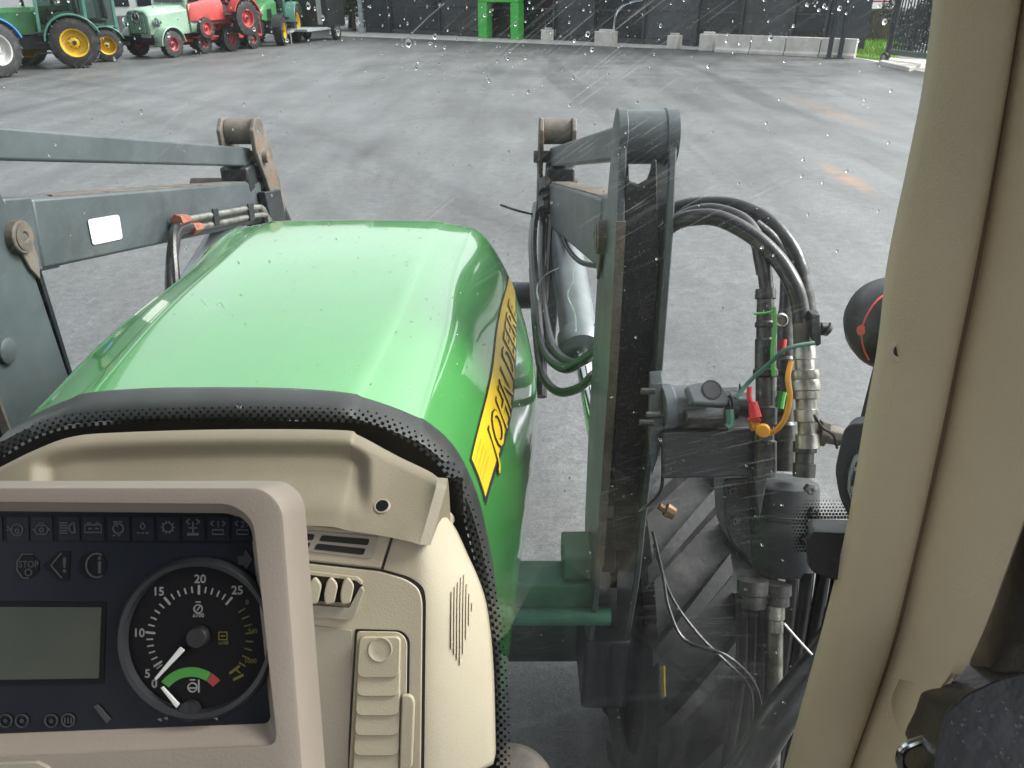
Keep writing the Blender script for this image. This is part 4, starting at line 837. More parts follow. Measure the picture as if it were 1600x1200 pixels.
def ico(name, strokes, m=GPRINT, wd=2.0, h=H1):
    b = MB()
    for s_ in strokes:
        px, cl = s_[0], s_[1] if len(s_) > 1 else False
        Pn.stroke(px, s_[2] if len(s_) > 2 else wd, h, cl, b)
    return b.build(name, m, pod, smooth_=0)
ico('oil_icon', [(circ(12, 831, 9), True), (circ(12, 833, 3), True), ([(-4, 832), (2, 829)],), ([(-4, 826), (1, 827)],)])
ico('oil_can_icon', [([(44, 824), (40, 832), (44, 838), (58, 838), (62, 830), (57, 824)], True), ([(47, 824), (47, 820), (54, 820), (54, 824)],), (circ(51, 831, 3), True), ([(36, 830), (41, 831)],), ([(61, 828), (65, 832)],)])
ico('lamp_icon', [([(80, 820 + k * 4), (93, 820 + k * 4)],) for k in range(5)] + [(circ(103, 828, 8, n=10, a0=90, a1=270),), ([(103, 820), (104, 836)],)])
ico('battery_icon', [([(120, 823), (146, 823), (146, 835), (120, 835)], True), ([(124, 823), (124, 820), (129, 820), (129, 823)],), ([(138, 823), (138, 820), (143, 820), (143, 823)],), ([(125, 829), (131, 829)],), ([(136, 829), (142, 829)],)])
ico('engine_icon', [(circ(173, 829, 8), True), ([(166, 818), (180, 818)],), ([(166, 818), (172, 826)],), ([(164, 840), (168, 840)],), ([(172, 840), (176, 840)],)])
ico('drop_icon', [([(212, 819), (208, 826), (212, 830), (216, 826)], True), ([(203, 836), (207, 836)],), ([(210, 836), (214, 836)],), ([(217, 836), (221, 836)],)])
ico('gear_icon', [(circ(252, 827, 7.5), True)] + [([(252 + 8 * math.cos(R(a)), 827 + 8 * math.sin(R(a))), (252 + 11 * math.cos(R(a)), 827 + 11 * math.sin(R(a)))],) for a in range(0, 360, 36)])
ico('axle_icon', [([(292, 818), (292, 838)],), ([(283, 838), (301, 838)], False, 4), ([(285, 828), (299, 828)],), ([(281, 818), (287, 814)],), ([(281, 818), (287, 822)],), ([(303, 818), (297, 814)],), ([(303, 818), (297, 822)],)])
for u, tx in ((332, '1'), (371, '2')):
    ico('turn_icon', [([(u - 12, 821), (u - 7, 817)],), ([(u - 12, 821), (u - 7, 825)],), ([(u + 12, 821), (u + 7, 817)],), ([(u + 12, 821), (u + 7, 825)],), ([(u - 9, 831), (u + 9, 831), (u + 9, 838), (u - 9, 838)], True)])
    Pn.text(tx, u, 822, 14, H1).build('icon_number', GPRINT, pod, smooth_=0)
# warning lamps
for px, nm in ((circ(27, 890, 19, n=8, a0=22.5, a1=382.5), 'stop_lamp'), ([(52, 888), (78, 866), (95, 866), (92, 912), (78, 912)], 'warning_lamp'), (circ(131, 888, 22, n=28), 'info_lamp')):
    pp(nm, px, H0, DISP2, .0007)
H2 = H0 + .0009
ico('stop_outline', [([(36, 870), (20, 870), (11, 882), (11, 896), (20, 908), (30, 908)],)], h=H2); Pn.text('STOP', 29, 886, 15, H2, wide=.9).build('stop_text', GPRINT, pod, smooth_=0); ico('stop_mark', [(circ(29, 899, 5), True)], h=H2)
ico('warning_outline', [([(82, 868), (65, 888), (82, 908)],)], wd=2.6, h=H2); Pn.text('!', 86, 887, 34, H2).build('warning_mark', GPRINT, pod, smooth_=0)
ico('info_outline', [(circ(138, 888, 17, 19, n=22, a0=60, a1=300),)], wd=2.6, h=H2); Pn.text('i', 142, 886, 40, H2).build('info_mark', GPRINT, pod, smooth_=0)
pp('arrow_mark', [(362, 873), (372, 873), (374, 862), (386, 878), (375, 896), (373, 888), (363, 888)], H0, BLACKV)
# lcd
pp('lcd_surround', rpoly([(-60, 945), (152, 947), (148, 1078), (-60, 1080)], 4), H0, DISP2, .0006); pp('lcd_screen', rpoly([(-60, 954), (145, 955), (141, 1068), (-60, 1071)], 3), H0 + .0007, LCD, .0006)
pp('pointer_bar', [(133, 1112), (139, 1110), (160, 1134), (154, 1139)], H0, GPRINT, .002)
for u in (-8, 18, 65): ico('button_icon', [(circ(u, 1136, 10), True), (circ(u, 1136, 2), True)], h=H2, wd=1.5)
ico('button_icon', [(circ(92, 1135, 10), True), ([(87, 1140), (87, 1131)],), ([(92, 1140), (92, 1131)],), ([(97, 1140), (97, 1131)],)], h=H2)
# gauge
GU, GV, GRr = 300, 1003, 113
gc = Pn.w(GU, GV, H0); gr_ = GRr / FPX * (gc - CAM).dot(ray(800, 600))
b = MB(); b.lathe(gc, Pn.n, [(gr_ * 1.10, 0), (gr_ * 1.10, .004), (gr_ * 1.05, .008), (gr_ * .99, .007), (gr_ * .965, .001)], 72); b.build('gauge_ring', DPLAST, pod)
b = MB(); b.lathe(gc, Pn.n, [(gr_ * .97, .0), (gr_ * .97, .0012), (0, .0012)], 64); b.build('gauge_face', GFACE, pod)
HG = H0 + .0015
def gp(a, r): return (GU + r * math.cos(R(a)), GV - r * math.sin(R(a)))
# scale: 0 at 228 deg, 25 at 45 deg  (clockwise)
def ga(x): return float(np.interp(x, [0, 5, 10, 15, 20, 25], [232, 213, 174, 130, 89, 50]))
tick = MB(); 
for x in range(4, 26):
    big = x % 5 == 0; a = ga(x); Pn.stroke([gp(a, 82 if not big else 84), gp(a, 72 if not big else 69)], 3.2 if big else 2.0, HG, False, tick)
tick.build('gauge_ticks', WPRINT, pod, smooth_=0)
for x, (u, v) in {0: (230, 1076), 5: (219, 1060), 10: (207, 995), 15: (238, 929), 20: (303, 909), 25: (362, 927)}.items():
    Pn.text(str(x), u, v, 19, HG).build('gauge_number', WPRINT, pod, smooth_=0)
dt = MB()
for k in range(9): a = 32 - k * 9; Pn.stroke([gp(a, 88), gp(a, 76)], 2, HG, False, dt)
dt.build('side_scale_ticks', DIMPRINT, pod, smooth_=0)
for tx, u, v in (('0', 378, 946), ('540', 387, 992), ('1000', 384, 1040)): Pn.text(tx, u, v, 10, HG).build('side_scale_number', DIMPRINT, pod, smooth_=0)
ico('shaft_icon', [([(333, 994), (346, 994), (346, 1006), (333, 1006)], True), ([(336, 1000), (343, 1000)],)], DIMPRINT, h=HG); Pn.text('x100', 340, 1011, 8, HG).build('icon_text', DIMPRINT, pod, smooth_=0)
ico('engine_icon', [(circ(300, 957, 6.5), True), ([(296, 946), (304, 946)],), ([(298, 960), (303, 953)],)], WPRINT, 1.6, HG); Pn.text('x100', 300, 967, 9, HG).build('icon_text', WPRINT, pod, smooth_=0)
def arc(name, a0, a1, r0, r1, cu_, cv_, m):
    b = MB(); k = 22; b.prism([Pn.w(cu_ + r1 * math.cos(R(a0 + (a1 - a0) * i / k)), cv_ - r1 * math.sin(R(a0 + (a1 - a0) * i / k)), HG) for i in range(k + 1)] + [Pn.w(cu_ + r0 * math.cos(R(a1 - (a1 - a0) * i / k)), cv_ - r0 * math.sin(R(a1 - (a1 - a0) * i / k)), HG) for i in range(k + 1)], Pn.n * .0005); b.build(name, m, pod, smooth_=0)
arc('green_arc', 58, 142, 45, 60, 289, 1110, GARC); arc('red_arc', 40, 57, 45, 60, 289, 1110, RARC)
ico('coolant_icon', [(circ(291, 1082, 7), True), ([(287, 1070), (295, 1070)],), ([(286, 1083), (296, 1083)],), ([(301, 1070), (301, 1090)],)], WPRINT, 2, HG)
ico('redline_mark', [([(350, 1060), (366, 1048)],), ([(356, 1070), (372, 1062)],)], DIMPRINT, 4, HG)
c = Pn.w(301, 1001, HG); b = MB(); b.lathe(c, Pn.n, [(.0085, 0), (.008, .004), (.007, .0055), (0, .006)], 28); b.build('needle_hub', BPLAST, pod)
Pn.plate([(275, 1015), (282, 1021), (237, 1068), (234, 1065)], HG + .003, HG + .0045).build('needle', NEEDLE, pod, .0003)
Pn.plate([(244, 1080), (248, 1078), (274, 1106), (269, 1112)], HG + .003, HG + .0045).build('needle', NEEDLE, pod, .0003)
c = Pn.w(288, 1118, HG); b = MB(); b.lathe(c, Pn.n, [(.008, 0), (.0075, .004), (0, .005)], 24); b.build('needle_hub', BPLAST, pod)
for u, v in ((237, 1134), (247, 1132), (285, 1134), (326, 1132)): Pn.plate([(u - 3, v), (u + 2, v - 2), (u + 4, v + 3)], H0, H0 + .001).build('dust_chip', WPRINT, pod, smooth_=0)
b = MB(); Pn.plate(rpoly([(-80, 1192), (60, 1188), (82, 1198), (82, 1240), (-80, 1240)], [2, 2, 10, 2, 2]), -.004, .003, b); b.build('pod_badge', BEIGE3, pod, .002)
b = MB(); c = Pn.w(60, 1100, -.06); b.cyl(c, c + Vector((0, .22, -.75)), .09, .1, 24); b.build('steering_column', BEIGE3, T)

# ---- right pillar (padded vinyl) with brown strip, hole and crease
Lp = [(1484, -30), (1464, 130), (1438, 260), (1404, 420), (1386, 560), (1362, 690), (1334, 850), (1291, 1020), (1240, 1200), (1226, 1250)]
Gp = [(1600, -30), (1575, 130), (1555, 260), (1528, 420), (1498, 560), (1472, 690), (1436, 850), (1395, 1020), (1336, 1190), (1320, 1250)]
Rp = [(1790, -30), (1770, 130), (1740, 260), (1705, 420), (1672, 560), (1634, 690), (1580, 850), (1512, 1020), (1428, 1140), (1404, 1250)]
b = MB(); lo = smooth([onY(u, v, .60) for u, v in Lp], 8); go = smooth([onY(u, v, .575) for u, v in Gp], 8); ro = smooth([onY(u, v, .50) for u, v in Rp], 8)
def ext(P, z0, z1):      # carry the padded trim on to the roof and the floor
    a = P[0] + (P[0] - P[6]) / (P[0].z - P[6].z) * (z1 - P[0].z); c = P[-1] + (P[-1] - P[-7]) / (P[-1].z - P[-7].z) * (z0 - P[-1].z); return [a] + P + [c]
lo, go, ro = [ext(P, .9, 2.86) for P in (lo, go, ro)]
for r_ in (1,):
    rows = []
    for i in range(len(lo)):
        L3, G3, R3 = lo[i], go[i], ro[i]; row = [L3 + Vector((.03, .05, 0)), L3 + Vector((.004, .02, 0))]
        for k in range(11):
            t_ = k / 10; p = L3.lerp(G3, t_); row.append(p + Vector((0, -1, .3)) * (.018 * math.sin(math.pi * min(1, t_ * .97 + .02)) ** .6 - .014 * sstep(t_, .70, 1)))
        for k in range(1, 13):
            t_ = k / 12; p = G3.lerp(R3, t_); row.append(p + Vector((0, -1, .3)) * (.020 * math.sin(math.pi * min(1, t_)) ** .6 - .014 * (1 - sstep(t_, 0, .24))))
        row += [R3 + Vector((.001, .014, 0)), R3 + Vector((.004, .05, 0))]; rows.append(row)
    b.grid(rows)
pil = b.build('cab_pillar', VINYL, T, smooth_=70, solid=.004)
b = MB(); b.tube([p + Vector((0, .008, -.002)) for p in go[:1] + go[1:-1:4]] + [go[-1] + Vector((0, .008, -.002))], .0125, 14, 4); b.build('pillar_strip', VINYLB, pil)  # brown strip sunk along the pillar groove
def pil_pt(u, v):
    best = min(((proj(p)[0] - u) ** 2 + (proj(p)[1] - v) ** 2, i, j) for i, r_ in enumerate(rows) for j, p in enumerate(r_[2:24])); return rows[best[1]][best[2] + 2]
p = onY(1405, 548, pil_pt(1405, 548).y); nrm = Vector((-.12, -1, .3)).normalized()
b = MB(); b.lathe(p + nrm * .0012, nrm, [(0, 0), (.0052, 0)], 20); hol = b.build('pillar_hole', BLACKV, pil)
b = MB(); b.lathe(p + nrm * .001, nrm, [(.0050, .0), (.0062, .0012), (.0085, .0008), (.011, -.001)], 28); b.build('pillar_grommet', VINYL, hol)
b = MB(); P = [pil_pt(u, v) + Vector((0, -.0012, .0004)) for u, v in ((1362, 1113), (1385, 1122), (1402, 1130), (1420, 1134))]; b.tube(P, .0010, 6, 5); b.build('pillar_crease', VINYLB, pil)
# ---- door frame right of the pillar, wet black cover and latch loop
b = MB(); P = [onY(u, v, .49) for u, v in ((1900, 60), (1790, 400), (1700, 640), (1622, 830), (1572, 980), (1545, 1060), (1540, 1150), (1540, 1250))]
b.loft([[p + Vector((0, .03, 0)), p + Vector((.055, .01, 0)), p + Vector((.06, -.02, 0)), p + Vector((.035, -.035, 0)), p + Vector((.012, -.02, 0))] for p in smooth(P, 5)]); b.build('door_seal', RUBBER, T, smooth_=40)
b = MB(); P = [onY(u, v, .46) for u, v in ((2010, 60), (1900, 400), (1800, 640), (1712, 830), (1640, 990), (1575, 1090))]
b.loft([[p + Vector((0, .03, 0)), p + Vector((.06, .0, 0)), p + Vector((.06, -.04, 0)), p + Vector((0.01, -.03, 0))] for p in smooth(P, 5)]); b.build('door_frame', BPLAST, T, smooth_=40)
WETBL = mat('wet black plastic', (.012, .013, .015), .3, var=.2, scale=10, dirt=.2, dirtcol=(.04, .042, .046), bump=.2, bscale=60)
b = MB(); Fr = Frame(onY(1540, 1140, .44), (-.25, -.75, .6))
Fr.plate(rpoly([(1478, 1112), (1512, 1084), (1560, 1062), (1640, 1040), (1700, 1280), (1456, 1280), (1462, 1180)], [8, 14, 14, 4, 4, 4, 10]), -.12, 0, b); wc = b.build('step_cover', WETBL, T, .012, seg=4)
b = MB()
for i in range(26):
    u, v = random.uniform(1485, 1598), random.uniform(1085, 1196)
    if v < 1100 and u < 1530: continue
    r_ = random.uniform(.0008, .0022); c = Fr.w(u, v, .0003); b.lathe(c, Fr.n, [(r_, 0), (r_ * .8, r_ * .4), (0, r_ * .55)], 10)
b.build('water_drops', WATER, wc, kind='stuff')
b = MB(); b.tube([onY(u, v, .47) for u, v in ((1472, 1148), (1430, 1160), (1412, 1170), (1406, 1185), (1412, 1202), (1440, 1225), (1470, 1230))], .0042, 10, 6); b.build('latch_loop', CHROME, T)
# ---- black hinge cover on the glass at right
pc, pn_ = onW(1296, 858, .0); Fh = Frame(pc + Vector((0, .03, 0)), (-.35, -.86, .3))
b = MB(); o_ = rpoly([(1257, 826), (1266, 815), (1350, 818), (1350, 900), (1290, 893), (1262, 880)], [8, 8, 4, 6, 20, 20], 6)
b.loft([[Fh.w(*p, -.012) for p in o_], [Fh.w(*p, .018) for p in o_], [Fh.w(1305 + (p[0] - 1305) * .93, 856 + (p[1] - 856) * .9, .028) for p in o_]]); b.build('hinge_cover', BPLAST, T, .004, seg=3)
# ---- cab shell around the driver (roof, floor, rear posts)
HEAD = mat('grey headliner', (.38, .36, .32), .8, var=.05)
b = MB(); b.box((CX, -.12, 2.93), (1.7, 2.14, .16)); b.build('cab_roof', HEAD, T, .06)
b = MB(); b.box((CX, -.15, .84), (1.6, 1.9, .08)); b.build('cab_floor', RUBBER, T)
b = MB(); b.box((CX, -1.05, 1.35), (1.6, .1, 1.0)); b.build('rear_panel', BEIGE3, T, .02)
b = MB(); b.box((CX, -1.08, 2.62), (1.5, .1, .45)); b.build('rear_header', HEAD, T, .02)
SEATF = mat('dark seat fabric', (.035, .035, .035), .85, var=.2, scale=30, bump=.3, bscale=200)
b = MB(); b.box((CX, -.32, 1.32), (.52, .5, .16)); b.build('seat_cushion', SEATF, T, .06, seg=4)
b = MB(); b.box((CX, -.62, 1.75), (.5, .14, .78)); b.build('seat_back', SEATF, T, .06, seg=4)
b = MB(); b.cyl((CX, -.3, .88), (CX, -.3, 1.24), .12); b.build('seat_base', BPLAST, T)
for s in (-1, 1):
    b = MB(); c = Vector((CX + s * 1.2, -.75, .86)); b.lathe(c, (1, 0, 0), [(.45, -.24), (.7, -.27), (.82, -.25), (.86, 0), (.82, .25), (.7, .27), (.45, .24), (.43, 0), (.45, -.24)], 48); rw = b.build('rear_wheel', TYRE, T)
    b = MB(); b.lathe(c, (s, 0, 0), [(.449, .22), (.4, .1), (.2, .06), (0, .06)], 32, False); b.build('rim', YELLOW, rw)
    b = MB(); P = [(-.75 + math.cos(R(a)) * .95, .86 + math.sin(R(a)) * .95) for a in range(20, 165, 9)]; Q = [(-.75 + (y + .75) * .96, .86 + (z - .86) * .96) for y, z in P]
    b.prism([(CX + s * 1.2 - .3, y, z) for y, z in P + Q[::-1]], (.6, 0, 0)); b.build('rear_fender', BPLAST, T, .02)
    b = MB(); b.bar((CX + s * .84, -.3, .9), (CX + s * .8, -.34, 2.86), .07, .08, Vector((0, 1, 0))); b.build('middle_post', BPLAST, T, .01)
for s in (-1, 1):
    b = MB(); b.bar((CX + s * .82, -1.02, .9), (CX + s * .8, -1.05, 2.85), .1, .12, Vector((0, 1, 0))); b.build('rear_post', BPLAST, T, .01)
    b = MB(); b.box((CX + s * .8, -.55, 1.25), (.14, .9, .8)); b.build('wheel_arch', BEIGE3, T, .04)
b = MB(); P = [Vector((CX - .77, .62, .9)), Vector((CX - .77, .62, 2.85))]; b.bar(P[0], P[1], .09, .12, Vector((0, 1, 0))); b.build('left_cab_pillar', VINYL, T, .03)
# ================================================================== front loader
LO = empty('front_loader', (CX, 1.5, .8)); tag(LO, 'grey painted front loader with two booms beside the green hood', 'loader')
def sx(x, s): return CX + s * (x - CX)       # mirror a right-hand x to side s
for s in (-1, 1):
    # tower: inner and outer cheek plates in the YZ plane
    def cheek(name, x0, x1, prof, bev=.003):
        b = MB(); b.prism([(sx(x0, s), y, z) for y, z in prof], (sx(x1, s) - sx(x0, s), 0, 0)); return b.build(name, STEEL, LO, bev)
    inner = [(1.37, 2.14), (1.385, 2.178), (1.42, 2.198), (1.457, 2.178), (1.475, 2.13), (1.50, 2.02), (1.585, 1.94), (1.60, 1.5), (1.57, 1.2), (1.50, .95), (1.36, .95), (1.31, 1.2), (1.30, 1.75), (1.33, 2.0)]
    if s < 0: inner = [(y - (.065 if y > 1.52 else 0), z) for y, z in inner]
    cheek('tower_plate', .188, .202, inner); cheek('tower_plate', .276, .290, [(y - (.0 if z > 1.2 else 0), z) for y, z in inner])
    # back web with a cut-out below the tube
    b = MB(); yb = 1.56
    P = [(.203, 1.0), (.275, 1.0), (.275, 1.97), (.262, 1.955), (.257, 1.93), (.252, 1.91), (.244, 1.895), (.235, 1.895), (.226, 1.91), (.222, 1.93), (.217, 1.945), (.203, 1.965)]
    b.prism([(sx(x, s), yb - .14 * max(0, (1.98 - z)) * 0, z) for x, z in P], (0, .014, 0)); b.build('tower_web', STEELD, LO, .002)
    wp = [onY(u, v, 1.345) for u, v in ((967, 250), (973, 252), (976, 268), (984, 284), (998, 290), (1012, 282), (1017, 268), (1020, 252), (1026, 250), (1030, 420), (1028, 620), (1018, 860), (960, 860), (960, 620), (964, 420))]
    b = MB(); b.prism([(sx(min(max(p.x, .2025), .2755), s), p.y, p.z) for p in wp], (0, .012, 0)); b.build('tower_web', STEELD, LO, .002)
    b = MB(); b.prism([(sx(.1865, s), y, z) for y, z in ((1.2995, 1.25), (1.2985, 1.74), (1.331, 2.02), (1.338, 2.02), (1.305, 1.74), (1.306, 1.25))], (s * .017, 0, 0)); b.build('worn_edge', RUSTY, LO)
    b = MB(); b.lathe((sx(.184, s), 1.42, 2.150), (s, 0, 0), [(.0, 0), (.028, 0), (.050, .004), (.050, .018), (.047, .02), (.047, .088), (.050, .09), (.050, .11), (.034, .112), (.0, .114)], 36); b.build('pivot_tube', STEEL, LO)
    b = MB(); b.cyl((sx(.170, s), 1.50, 1.94), (sx(.30, s), 1.50, 1.94), .034, n=28); pn2 = b.build('boom_pin', RUSTY, LO, .003)
    b = MB(); b.lathe((sx(.172, s), 1.50, 1.94), (-s, 0, 0), [(.026, 0), (.026, .004), (.012, .005), (.008, .001), (0, .001)], 24); b.build('pin_cap', RUSTY, pn2)
    b = MB(); b.prism([(sx(.186, s), y, z) for y, z in ((1.48, 1.95), (1.535, 1.945), (1.54, 1.88), (1.525, 1.84), (1.505, 1.87))], (-s * .007, 0, 0)); b.build('pin_keeper', RUSTY, LO, .002)
    # boom: rectangular tube from pivot to knee
    K0, K1 = Vector((sx(.232, s), 1.52, 1.935)), Vector((sx(.165, s), 2.86, 1.66)); A = K0.lerp(K1, .04)
    b = MB(); b.bar(A, K1, .085, .15); bo = b.build('boom', STEEL, LO, .008)
    b = MB(); b.bar(K0.lerp(K1, -.02), K0.lerp(K1, .09), .078, .158); b.build('boom_collar', STEEL, LO, .006)
    dirv = (K1 - K0).normalized(); upv = Vector((s, 0, 0)).cross(dirv); upv = upv if upv.z > 0 else -upv
    b = MB(); b.bar(K0.lerp(K1, .1) + upv * .0765, K0.lerp(K1, .95) + upv * .0765, .07, .003); b.build('caked_mud', RUSTY, bo)
    # upper link bar
    U0, U1 = Vector((sx(.235, s), 1.42, 2.145)), Vector((sx(.165, s), 2.86, 1.825)); b = MB(); b.bar(U0, U1, .055, .066); b.build('upper_link', STEEL, LO, .007)
    # knee bracket: two plates, cross tube, pin
    for xo in (.098, .215):
        b = MB(); b.prism([(sx(xo, s), y, z) for y, z in ((2.80, 1.93), (2.84, 1.965), (2.90, 1.96), (2.95, 1.90), (3.02, 1.74), (3.06, 1.60), (3.03, 1.55), (2.96, 1.56), (2.86, 1.75), (2.80, 1.86))], (s * .016, 0, 0)); b.build('knee_plate', RUSTY, LO, .004)
    b = MB(); b.cyl((sx(.116, s), 2.87, 1.915), (sx(.213, s), 2.87, 1.915), .045, n=24); b.build('knee_tube', RUSTY, LO)
    b = MB(); b.cyl((sx(.08, s), 2.87, 1.825), (sx(.25, s), 2.87, 1.825), .022, n=16); b.build('knee_pin', RUSTY, LO)
    b = MB(); b.cyl((sx(.216, s), 2.82, 1.735), (sx(.36 if s < 0 else .24, s), 2.82, 1.735), .024, n=16); b.build('knee_stub', RUSTY, LO)
    b = MB(); b.box((sx(.175, s), 2.80, 1.765), (.1, .1, .09)); b.build('knee_block', STEELD, LO, .008)
    # front leg of the boom dropping to the tool carrier
    b = MB(); b.bar((sx(.165, s), 2.88, 1.70), (sx(.165, s), 3.45, .75), .085, .15, Vector((0, 1, 0)), .085, .12); b.build('boom_leg', STEELD, LO, .008)
    b = MB(); b.cyl((sx(.165, s), 2.95, 1.80), (sx(.165, s), 3.36, 1.30), .036, n=16); b.build('tilt_cylinder', STEELD, LO)
    # lift cylinder under the boom
    b = MB(); c0, c1, c2 = Vector((sx(.232, s), 1.43, 1.30)), Vector((sx(.20, s), 2.0, 1.46)), Vector((sx(.18, s), 2.62, 1.62)); b.cyl(c1, c2, .056, n=28); b.lathe(c1, c1 - c2, [(.058, -.05), (.066, -.04), (.066, 0), (.06, .02), (.035, .026)], 28); lc = b.build('lift_cylinder', SILVER, LO)
    b = MB(); b.cyl(c0, c1, .024, n=20); b.build('piston_rod', CHROME, lc)
    # lower mount
    b = MB(); b.box((sx(.24, s), 1.45, .84), (.12, .2, .24)); b.build('mount_block', STEELD, LO, .01)
    b = MB(); b.bar((sx(-.12, s), 1.40, 1.105), (sx(.20, s), 1.40, 1.105), .09, .075); b.build('mount_beam', TEALP, LO, .006)
    b = MB(); b.box((sx(.155, s), 1.42, 1.178), (.07, .1, .07)); b.build('mount_lug', TEALP, LO, .006)
    b = MB(); b.cyl((sx(-.10, s), 1.345, 1.055), (sx(.235, s), 1.345, 1.055), .022, n=16); b.lathe((sx(-.075, s), 1.345, 1.055), (s, 0, 0), [(.022, -.012), (.03, -.01), (.03, .006), (.022, .01)], 18); b.build('mount_tube', TEALP, LO)
# front cross tube and bucket carrier (low in front, hidden by the hood from the seat)
b = MB(); b.cyl((sx(.165, -1), 3.2, 1.15), (sx(.165, 1), 3.2, 1.15), .06, n=20); b.build('cross_tube', STEELD, LO)
# white sticker on the left boom, brackets and steel pipes with red caps
def onboom(u, v, off=.002):       # inner face of the left boom
    a = Vector((sx(.232, -1) + .0425, 1.52, 1.935)); bq = Vector((sx(.165, -1) + .0425, 2.86, 1.66)); d_ = (bq - a); n_ = d_.cross(Vector((0, 0, 1))).normalized(); n_ = n_ if n_.x > 0 else -n_
    r_ = ray(u, v); return CAM + r_ * ((a - CAM).dot(n_) / r_.dot(n_)) + n_ * off
b = MB(); P = [onboom(*p, .0022) for p in rpoly([(135, 343), (184, 335), (190, 373), (143, 383)], 5)]; b.prism(P, onboom(160, 360, .0034) - onboom(160, 360, .0022)); b.build('sticker', WHITES, LO)
for k, (p0, p1) in enumerate((((273, 343), (385, 324)), ((294, 355), (392, 336)))):
    P = [onboom(*p0, .03), onboom(*((p0[0] + p1[0]) / 2, (p0[1] + p1[1]) / 2), .03), onboom(*p1, .03), onboom(p1[0] + 14, p1[1] + 3, .03), onboom(p1[0] + 22, p1[1] + 24, .03)]
    b = MB(); b.tube(P, .0095, 12, 5); b.build('steel_pipe', ZINC, LO)
    b = MB(); a = onboom(*p0, .03); d_ = (P[1] - P[0]).normalized(); b.cyl(a - d_ * .05, a + d_ * .012, .02, .016, 6); b.build('pipe_nut', ORCAP, LO, .002)
for u, v in ((317, 336), (374, 328)):
    b = MB(); P = [onboom(u + a, v + c, .034) for a, c in ((-4, -10), (4, -11), (7, 16), (-1, 17))]; b.prism(P, onboom(u, v, .042) - onboom(u, v, .034)); b.build('pipe_clamp', STEELD, LO, .002)
b = MB(); b.tube([onboom(280, 354, .03), onboom(258, 362, .035), onboom(243, 388, .05), onboom(234, 425, .06), onboom(228, 462, .07), onboom(224, 520, .08)], .016, 12, 6); b.build('hose', HOSE, LO)
b = MB(); b.tube([onboom(262, 352, .03), onboom(247, 362, .045), onboom(238, 392, .06), onboom(232, 430, .075), onboom(226, 480, .09)], .012, 10, 6); b.build('hose', HOSE, LO)
b = MB(); P = [onboom(u, v, .004) for u, v in ((400, 300), (425, 296), (436, 350), (412, 356))]; b.prism(P, (.03, 0, 0)); b.build('knee_gusset', STEELD, LO, .004)
# left tower details: bolt head and drip
b = MB(); c = onX(8, 548, sx(.188, -1) + .002); b.lathe(c, (1, 0, 0), [(.026, 0), (.026, .008), (.018, .012), (0, .013)], 28); b.build('bolt_cap', STEEL, LO)
# hoses at the right knee and along the right boom
def tubepx(name, pts, r, m, parent=LO, n=10, sm=6): b = MB(); b.tube([at(*p) for p in pts], r, n, sm); return b.build(name, m, parent)
for pts, r in (([(838, 320, 2.75), (832, 380, 2.5), (838, 460, 2.3), (848, 540, 2.15), (880, 575, 2.0), (915, 560, 1.9), (935, 545, 1.8)], .014),
               ([(848, 330, 2.75), (846, 400, 2.5), (850, 480, 2.3), (866, 545, 2.1), (900, 568, 1.95), (930, 550, 1.85)], .012),
               ([(832, 420, 2.4), (838, 520, 2.2), (848, 585, 2.1), (872, 612, 2.0), (905, 606, 1.9), (928, 585, 1.8)], .012),
               ([(862, 330, 2.7), (856, 420, 2.5), (848, 500, 2.3), (846, 620, 2.2)], .016),
               ([(842, 250, 2.85), (846, 285, 2.8), (856, 312, 2.75)], .010), ([(872, 330, 2.65), (884, 380, 2.5), (905, 408, 2.3), (935, 416, 2.1)], .008),
               ([(886, 255, 2.85), (884, 272, 2.8), (887, 286, 2.75)], .012)):
    tubepx('hose', pts, r, HOSE)
tubepx('wire', [(782, 320, 2.6), (805, 328, 2.6), (828, 334, 2.65), (842, 336, 2.7)], .004, RUBBER)
for u, v in ((856, 312), (866, 322), (850, 328), (862, 336), (852, 300)):
    b = MB(); c = at(u, v, 2.68); b.cyl(c, c + Vector((.0, .05, .03)), .022, .02, 8); b.cyl(c + Vector((0, .0, -.03)), c, .014, n=8); b.build('hose_fitting', ZINCD, LO)

# ---- coupler bracket, socket, couplers (all on the loader's right tower)
D = 1.32
Fb = Frame(at(1110, 700, D), (0, -.92, .38))
b = MB(); Fb.plate(rpoly([(1036, 676), (1182, 670), (1186, 744), (1036, 748)], 3), -.02, 0, b); b.build('bracket', DPLAST, LO, .004)
b = MB(); P = [at(u, v, D + .0) for u, v in ((1182, 666), (1196, 674), (1206, 710), (1200, 750), (1186, 820), (1178, 746))]; b.prism(P, (0, .13, .02)); b.build('bracket_side', DPLAST, LO, .003)
b = MB(); P = [at(1040, 674, D + .01), at(1182, 668, D + .01)]; P += [P[1] + Vector((0, .13, .012)), P[0] + Vector((0, .13, .012))]; b.prism(P, (0, 0, -.008)); b.build('bracket_top', DPLAST, LO, .002)
b = MB(); P = [at(u, v, D + .02) for u, v in ((1016, 600), (1036, 598), (1040, 640), (1036, 690), (1018, 745), (1014, 700))]; b.prism(P, (.006, .05, 0)); b.build('socket_plate', STEEL, LO, .002)
for u, v in ((1014, 611), (1022, 648), (1012, 660)): b = MB(); c = at(u, v, D + .01); b.cyl(c - Vector((.014, 0, 0)), c + Vector((.01, 0, 0)), .006, n=8); b.build('bolt', ZINCD, LO)
c = at(1036, 638, D + .04); ax = Vector((1, .1, .02)); b = MB(); b.lathe(c, ax, [(.044, -.005), (.044, .012), (.04, .016), (.039, .05), (.036, .058), (.036, .07), (.03, .074)], 32); skt = b.build('trailer_socket', GPLAST, LO, .001)
